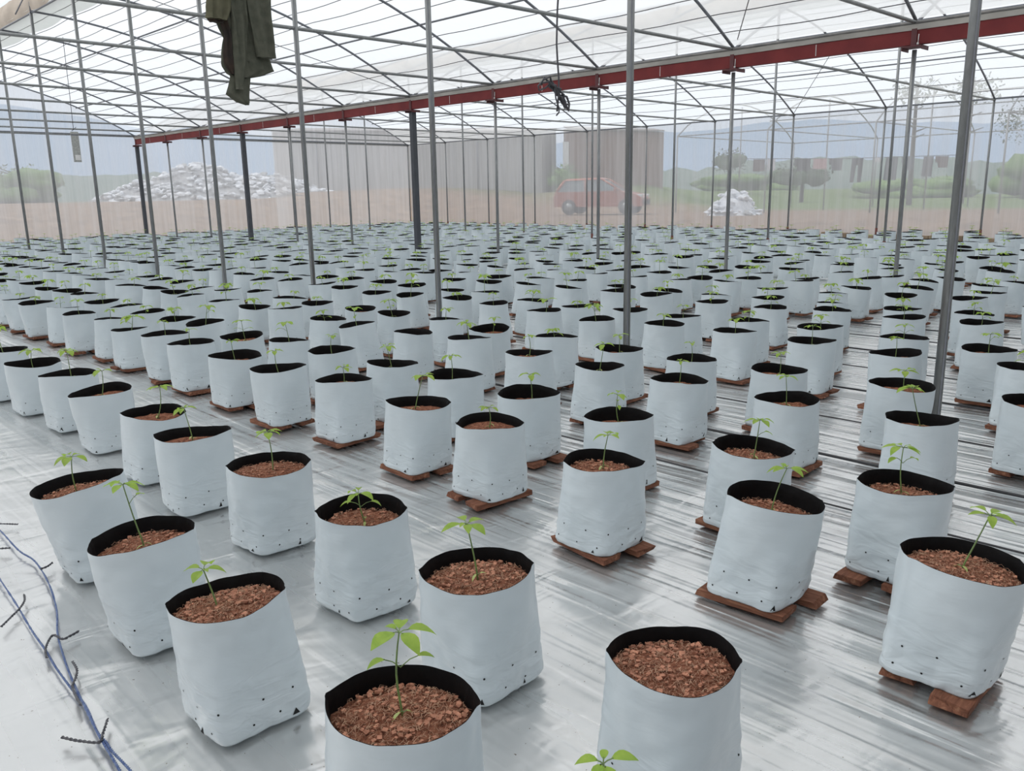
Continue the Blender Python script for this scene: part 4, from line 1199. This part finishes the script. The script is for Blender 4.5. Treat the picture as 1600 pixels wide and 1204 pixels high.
# red car
def car():
    o = empty('car', (29.9, 25.1, 0)); tag(o, 'orange red hatchback parked outside the right film wall', 'car')
    hd = (R2 * .93 - F2 * .37).normalized()
    o.rotation_euler = (0, 0, math.atan2(hd.y, hd.x)); o.location.z = ground(29.9, 25.1) + 0.0
    # side profile, x forward
    lower = [(-2.0, .35), (-2.05, .75), (-1.95, 1.0), (1.05, 1.02), (1.75, .88), (2.02, .70), (2.05, .35)]
    b = MB(); hw = .85; n = len(lower); V = []
    for s_, k in ((-1, 1.0), (-1, .0), (1, .0), (1, 1.0)): pass
    for y_, ins in ((-hw, .04), (-hw * .96, 0), (hw * .96, 0), (hw, .04)):
        for (x, z) in lower: V.append((x * (1 - ins * .5), y_, z + (.0 if abs(y_) < hw else -.01)))
    fs = [(j * n + i, j * n + (i + 1) % n, (j + 1) * n + (i + 1) % n, (j + 1) * n + i) for j in range(3) for i in range(n)]
    fs += [tuple(range(n)), tuple(3 * n + i for i in range(n))[::-1]]
    b.add(V, fs, 0, False); b.build('body', M['carpaint'], o)
    # cabin frame: lofted glasshouse
    b = MB(); 
    base = [(-1.85, .80), (1.0, .80)]; topz = 1.52
    Vb = [(-1.90, -.78, 1.0), (1.05, -.78, 1.02), (1.05, .78, 1.02), (-1.90, .78, 1.0)]
    Vt = [(-1.55, -.60, 1.50), (.15, -.60, 1.54), (.15, .60, 1.54), (-1.55, .60, 1.50)]
    b.add(Vb + Vt, [(0, 1, 5, 4), (1, 2, 6, 5), (2, 3, 7, 6), (3, 0, 4, 7)], 0, False); b.build('windows', M['glass'], o)
    b = MB()
    Vr = [(-1.62, -.64, 1.49), (.2, -.64, 1.53), (.2, .64, 1.53), (-1.62, .64, 1.49), (-1.5, -.52, 1.58), (.05, -.52, 1.61), (.05, .52, 1.61), (-1.5, .52, 1.58)]
    b.add(Vr, [(0, 1, 5, 4), (1, 2, 6, 5), (2, 3, 7, 6), (3, 0, 4, 7), (4, 5, 6, 7)], 0, False)
    for s_ in (-1, 1):
        b.tube([(1.07, .77 * s_, 1.02), (.17, .61 * s_, 1.54)], .04, 6); b.tube([(-.55, .79 * s_, 1.0), (-.6, .62 * s_, 1.53)], .045, 6)
        b.tube([(-1.92, .77 * s_, 1.0), (-1.58, .61 * s_, 1.50)], .07, 6)
    b.build('roof', M['carpaint'], o)
    for x in (-1.3, 1.32):
        for s_ in (-1, 1):
            b = MB(); b.tube([(x, s_ * .70, .33), (x, s_ * .88, .33)], .33, 20); wh = b.build('wheel', M['tyre'], o)
            b = MB(); b.tube([(x, s_ * .872, .33), (x, s_ * .893, .33)], .19, 14); b.build('hub_cap', M['steel'], wh)
    for s_ in (-1, 1):
        b = MB(); b.box((1.90, s_ * .62, .80), (.22, .32, .13), 0, None, .03); b.build('headlight', M['chrome'], o)
        b = MB(); b.box((.85, s_ * .92, 1.08), (.10, .16, .12), 0, None, .03); b.build('side_mirror', M['carpaint'], o)
    b = MB(); b.box((2.04, 0, .52), (.06, 1.3, .22), 0, None, .02); b.build('grille', M['tyre'], o)
car()

# heap of white scrap and rubble
def heap(cx_, cy_, R1, R2_, h_, ang, nsack, seed, label, name, smin=.25, smax=.6, allwhite=False):
    b = MB(); rr = random.Random(seed); n1, n2 = 26, 12; V = []
    ca, sa = math.cos(ang), math.sin(ang); g = ground(cx_, cy_)
    def hz(u, v): 
        r_ = math.hypot(u, v); return max(0, 1 - r_ ** 1.7) * (1 + .5 * noise.noise((u * 2.4 + seed, v * 2.4, 0)))
    for i in range(n2 + 1):
        for k in range(n1):
            a = 2 * PI * k / n1; r_ = i / n2; u, v = r_ * math.cos(a), r_ * math.sin(a)
            V.append((cx_ + ca * u * R1 - sa * v * R2_, cy_ + sa * u * R1 + ca * v * R2_, g - .15 + h_ * hz(u, v)))
    b.add(V, [(i * n1 + k, i * n1 + (k + 1) % n1, (i + 1) * n1 + (k + 1) % n1, (i + 1) * n1 + k) for i in range(n2) for k in range(n1)], 0 if allwhite else 1)
    for j in range(nsack):
        a = rr.uniform(0, 6.28); r_ = math.sqrt(rr.random()) * .98; u, v = r_ * math.cos(a), r_ * math.sin(a)
        c = Vector((cx_ + ca * u * R1 - sa * v * R2_, cy_ + sa * u * R1 + ca * v * R2_, g - .10 + h_ * hz(u, v) + .05))
        s_ = rr.uniform(smin, smax); bm = bmesh.new(); bmesh.ops.create_icosphere(bm, subdivisions=1, radius=s_ / 2)
        rot = Matrix.Rotation(rr.uniform(0, 6.28), 3, 'Z') @ Matrix.Rotation(rr.uniform(-.9, .9), 3, 'X')
        sx, sy, sz = rr.uniform(.8, 1.6), rr.uniform(.5, 1.1), rr.uniform(.25, .6)
        for q in bm.verts:
            q.co = rot @ Vector((q.co.x * sx * rr.uniform(.7, 1.2), q.co.y * sy * rr.uniform(.7, 1.2), q.co.z * sz * rr.uniform(.6, 1.3))) + c
        bm.verts.index_update()
        b.add([q.co for q in bm.verts], [[q.index for q in f.verts] for f in bm.faces], 0 if rr.random() < (.97 if allwhite else .78) else 1, False); bm.free()
    o = b.build(name, [M['sack'], M['sackd']]); tag(o, label, 'heap', None, 'stuff')
ang = math.atan2(46.39 - 53.75, 28.8 - 18.0)
heap(23.0, 49.2, 7.4, 3.8, 1.75, ang, 800, 4, 'large heap of white and grey scrap pieces outside the far film wall', 'scrap_heap')
heap(29.8, 18.2, 1.15, .9, .95, ang, 90, 6, 'small white pile of plastic outside the right film wall', 'plastic_pile', .15, .4, True)

# clothes line
cl = [Vector((27.4, 16.7, 2.62)), Vector((33.2, 11.2, 2.62))]
b = MB(); b.tube([cl[0], cl[0].lerp(cl[1], .5) - Vector((0, 0, .06)), cl[1]], .012, 5)
tag(b.build('clothes_line', M['cord']), 'thin washing line outside the right film wall', 'line')
CC = {'grey': (0.13, 0.13, 0.14), 'pink': (0.55, 0.36, 0.35), 'dark': (0.07, 0.07, 0.075), 'white': (0.7, 0.7, 0.72), 'brown': (0.14, 0.10, 0.09), 'slate': (0.12, 0.14, 0.16)}
CM = {k: simple('cloth_' + k, v, None, .9) for k, v in CC.items()}
garm = [('towel', 'brown', .10, .42, .42, 'brown towel, leftmost on the washing line'), ('towel', 'white', .155, .28, .40, 'white towel beside the brown one on the washing line'),
        ('shirt', 'dark', .30, .50, .42, 'dark shirt left of the pink cloth on the washing line'), ('towel', 'pink', .375, .48, .36, 'pink cloth on the washing line'),
        ('shirt', 'grey', .45, .42, .42, 'grey shirt right of the pink cloth on the washing line'), ('trousers', 'dark', .545, .40, .85, 'dark trousers near the middle of the washing line'),
        ('towel', 'white', .635, .22, .16, 'small white cloth on the washing line'), ('trousers', 'slate', .70, .42, .80, 'slate trousers right of the small white cloth on the line'),
        ('shirt', 'slate', .775, .35, .45, 'slate shirt between two pairs of trousers on the line'), ('trousers', 'grey', .865, .34, .70, 'grey trousers toward the right end of the washing line'),
        ('shirt', 'brown', .93, .40, .40, 'brown shirt, rightmost on the washing line')]
ld = (cl[1] - cl[0]); ld.z = 0; LL = ld.length; ld.normalize(); ln = Vector((-ld.y, ld.x, 0))
for gi, (nm, cc, f_, w_, h_, lab) in enumerate(garm):
    c = cl[0].lerp(cl[1], f_) - Vector((0, 0, .05 - .04 * abs(f_ - .5)))
    b = MB()
    def panel(x0, x1, z1, x0b=None, x1b=None):
        n = 12; V = []
        for sgn in (1, -1):
            for j in range(5):
                t_ = j / 4
                for k in range(n + 1):
                    s_ = k / n; xa = (x0 + (x1 - x0) * s_) * (1 - t_) + ((x0b if x0b is not None else x0) + ((x1b if x1b is not None else x1) - (x0b if x0b is not None else x0)) * s_) * t_
                    V.append(c + ld * xa + ln * (sgn * .012 + .03 * t_ * math.sin(s_ * 9 + gi)) + Vector((0, 0, -z1 * t_)))
        m_ = n + 1
        fs = [(q * 5 * m_ + j * m_ + k, q * 5 * m_ + j * m_ + k + 1, q * 5 * m_ + (j + 1) * m_ + k + 1, q * 5 * m_ + (j + 1) * m_ + k) for q in (0, 1) for j in range(4) for k in range(n)]
        b.add(V, fs)
    if nm == 'trousers':
        panel(-w_ / 2, w_ / 2, .25); panel(-w_ / 2, -.02, h_, -w_ / 2 - .05, -w_ / 2 + .10); panel(.02, w_ / 2, h_, w_ / 2 - .18, w_ / 2 - .03)
    elif nm == 'shirt':
        panel(-w_ / 2, w_ / 2, h_, -w_ / 2 + .04, w_ / 2 - .02); panel(-w_ / 2 - .07, -w_ / 2 + .05, .22)
    else: panel(-w_ / 2, w_ / 2, h_)
    tag(b.build(nm, CM[cc]), lab, 'clothing', 'washing on the line')

# frame of a neighbouring greenhouse
ng = empty('greenhouse_frame', (39, 12, 0)); tag(ng, 'bare grey pipe frame of a neighbouring greenhouse beyond the right film wall', 'greenhouse frame')
nX0, nX1 = 33.5, 44.5
for j in range(7):
    y = -4 + 4.6 * j
    for x in (nX0, (nX0 + nX1) / 2, nX1):
        g = ground(x, y); zt = 4.0 if x != (nX0 + nX1) / 2 else 5.6
        b = MB(); b.tube([(x - 39, y - 12, g - .1), (x - 39, y - 12, zt)], .035, 6); b.build('post', M['steel'], ng)
    b = MB(); b.tube([(nX0 + (nX1 - nX0) * k / 14 - 39, y - 12, 4.0 + 1.7 * math.sin(PI * k / 14) ** .8) for k in range(15)], .03, 6); b.build('arch', M['steel'], ng)
    b = MB(); b.tube([(nX0 - 39, y - 12, 4.0), (nX1 - 39, y - 12, 4.0)], .025, 6); b.build('tie_bar', M['steel'], ng)
for x, z in ((nX0, 4.0), (36.2, 5.05), ((nX0 + nX1) / 2, 5.7), (41.8, 5.05), (nX1, 4.0)):
    b = MB(); b.tube([(x - 39, -4 - 12, z), (x - 39, 23.6 - 12, z)], .028, 6); b.build('purlin', M['steel'], ng)

# trees and bushes outside
def blob(b, c, r, n, rr, mi=0, lf=.35):
    for j in range(n):
        d = Vector((rr.gauss(0, 1), rr.gauss(0, 1), rr.gauss(0, .8))); d.normalize()
        p = Vector(c) + Vector((d.x * r[0], d.y * r[1], d.z * r[2])) * rr.uniform(.35, 1) 
        a = Vector((rr.gauss(0, 1), rr.gauss(0, 1), rr.gauss(0, 1))).normalized(); s_ = a.cross(Vector((0, 0, 1)) + d * .1).normalized()
        L_ = lf * rr.uniform(.5, 1.3)
        b.add([p - a * L_ * .5, p - s_ * L_ * .25, p + a * L_ * .5, p + s_ * L_ * .25], [(0, 1, 2, 3)], mi)
def tree(x, y, h_, label, crown, seed, leafy=500, name='tree', mat='treeleaf', cr=(1.6, 1.6, 1.2), lean=0.0):
    rr = random.Random(seed); g = ground(x, y) - .1
    o = empty(name, (x, y, g)); tag(o, label, 'tree' if name == 'tree' else 'bush')
    b = MB(); b.tube([(0, 0, 0), (lean * .5, 0, h_ * .5), (lean, 0, h_)], .17 if name == 'tree' else .08, 8, 0, True, .07)
    for j in range(9):
        z = h_ * rr.uniform(.55, .98); a = rr.uniform(0, 6.28); l_ = cr[0] * rr.uniform(.3, .55)
        b.tube([(lean * z / h_, 0, z), (lean * z / h_ + l_ * math.cos(a), l_ * math.sin(a), z + l_ * .35)], .05, 5, 0, True, .02)
    b.build('trunk', M['bark'], o)
    b = MB()
    for j in range(14 if name == 'bush' else 7):
        d = Vector((rr.uniform(-1, 1), rr.uniform(-1, 1), rr.uniform(-.8, .6))) * .62
        bm = bmesh.new(); bmesh.ops.create_icosphere(bm, subdivisions=2, radius=1)
        f_ = rr.uniform(.28, .5); of = rr.uniform(0, 50)
        for q in bm.verts:
            k = f_ * (1 + .45 * noise.noise(q.co * 2.3 + Vector((of, 0, 0))))
            q.co = Vector((lean + d.x * cr[0] + q.co.x * k * cr[0], d.y * cr[1] + q.co.y * k * cr[1], h_ * crown + d.z * cr[2] + q.co.z * k * cr[2]))
        bm.verts.index_update()
        if name == 'bush' or h_ < 4: b.add([q.co for q in bm.verts], [[q.index for q in f.verts] for f in bm.faces])
        bm.free()
    blob(b, (lean, 0, h_ * crown), cr, leafy, rr, 0, .22 if name == 'bush' else .3); b.build('crown', M[mat], o)
tree(49.0, 18.9, 6.6, 'tall thin tree seen through the right film wall, left of a pair', .93, 1, 260, lean=-.2, cr=(1.3, 1.3, .9))
tree(52.6, 17.4, 6.9, 'tall thin tree seen through the right film wall, right of a pair', .92, 2, 320, lean=.3, cr=(1.5, 1.5, 1.0))
tree(70, 19.0, 6.5, 'dark tree at the right edge beyond the film wall', .85, 3, 900, cr=(2.6, 2.6, 1.9))
tree(66, 41.0, 3.6, 'small round tree beyond the brown shed', .75, 13, 700, cr=(1.7, 1.7, 1.2))
tree(61, 31.5, 3.2, 'low round tree right of the brown shed', .7, 14, 700, cr=(2.2, 2.2, 1.1))
bush_specs = [(9.3, 46.0, 1.3, (2.0, 1.8, .9), 'green bush beyond the film wall at the far left edge'), (12.6, 50.5, 1.7, (2.3, 2.2, 1.2), 'green bush beyond the film wall, second from the left edge'),
     (12.8, 58.5, 2.0, (2.2, 2.2, 1.2), 'green bush just left of the white scrap heap'), (84, 20.0, 2.6, (7, 5, 2.4), 'broad green bush on the rise at the right'),
     (86, 33.0, 1.6, (6, 6, 1.5), 'long low green bush behind the washing line'), (80, 47.0, 1.4, (6, 6, 1.3), 'low green bush behind the small white pile'), (36.6, 33.6, 1.3, (1.0, 1.0, .9), 'small bush behind the red car by the shed')]
for i, (x, y, h_, cr_, lab) in enumerate(bush_specs):
    tree(x, y, h_, lab, .6, 40 + i, 1100, 'bush', 'foliage', cr_)
print('bags', len(indiv), 'extra', len(extra), 'vis', len(vis))
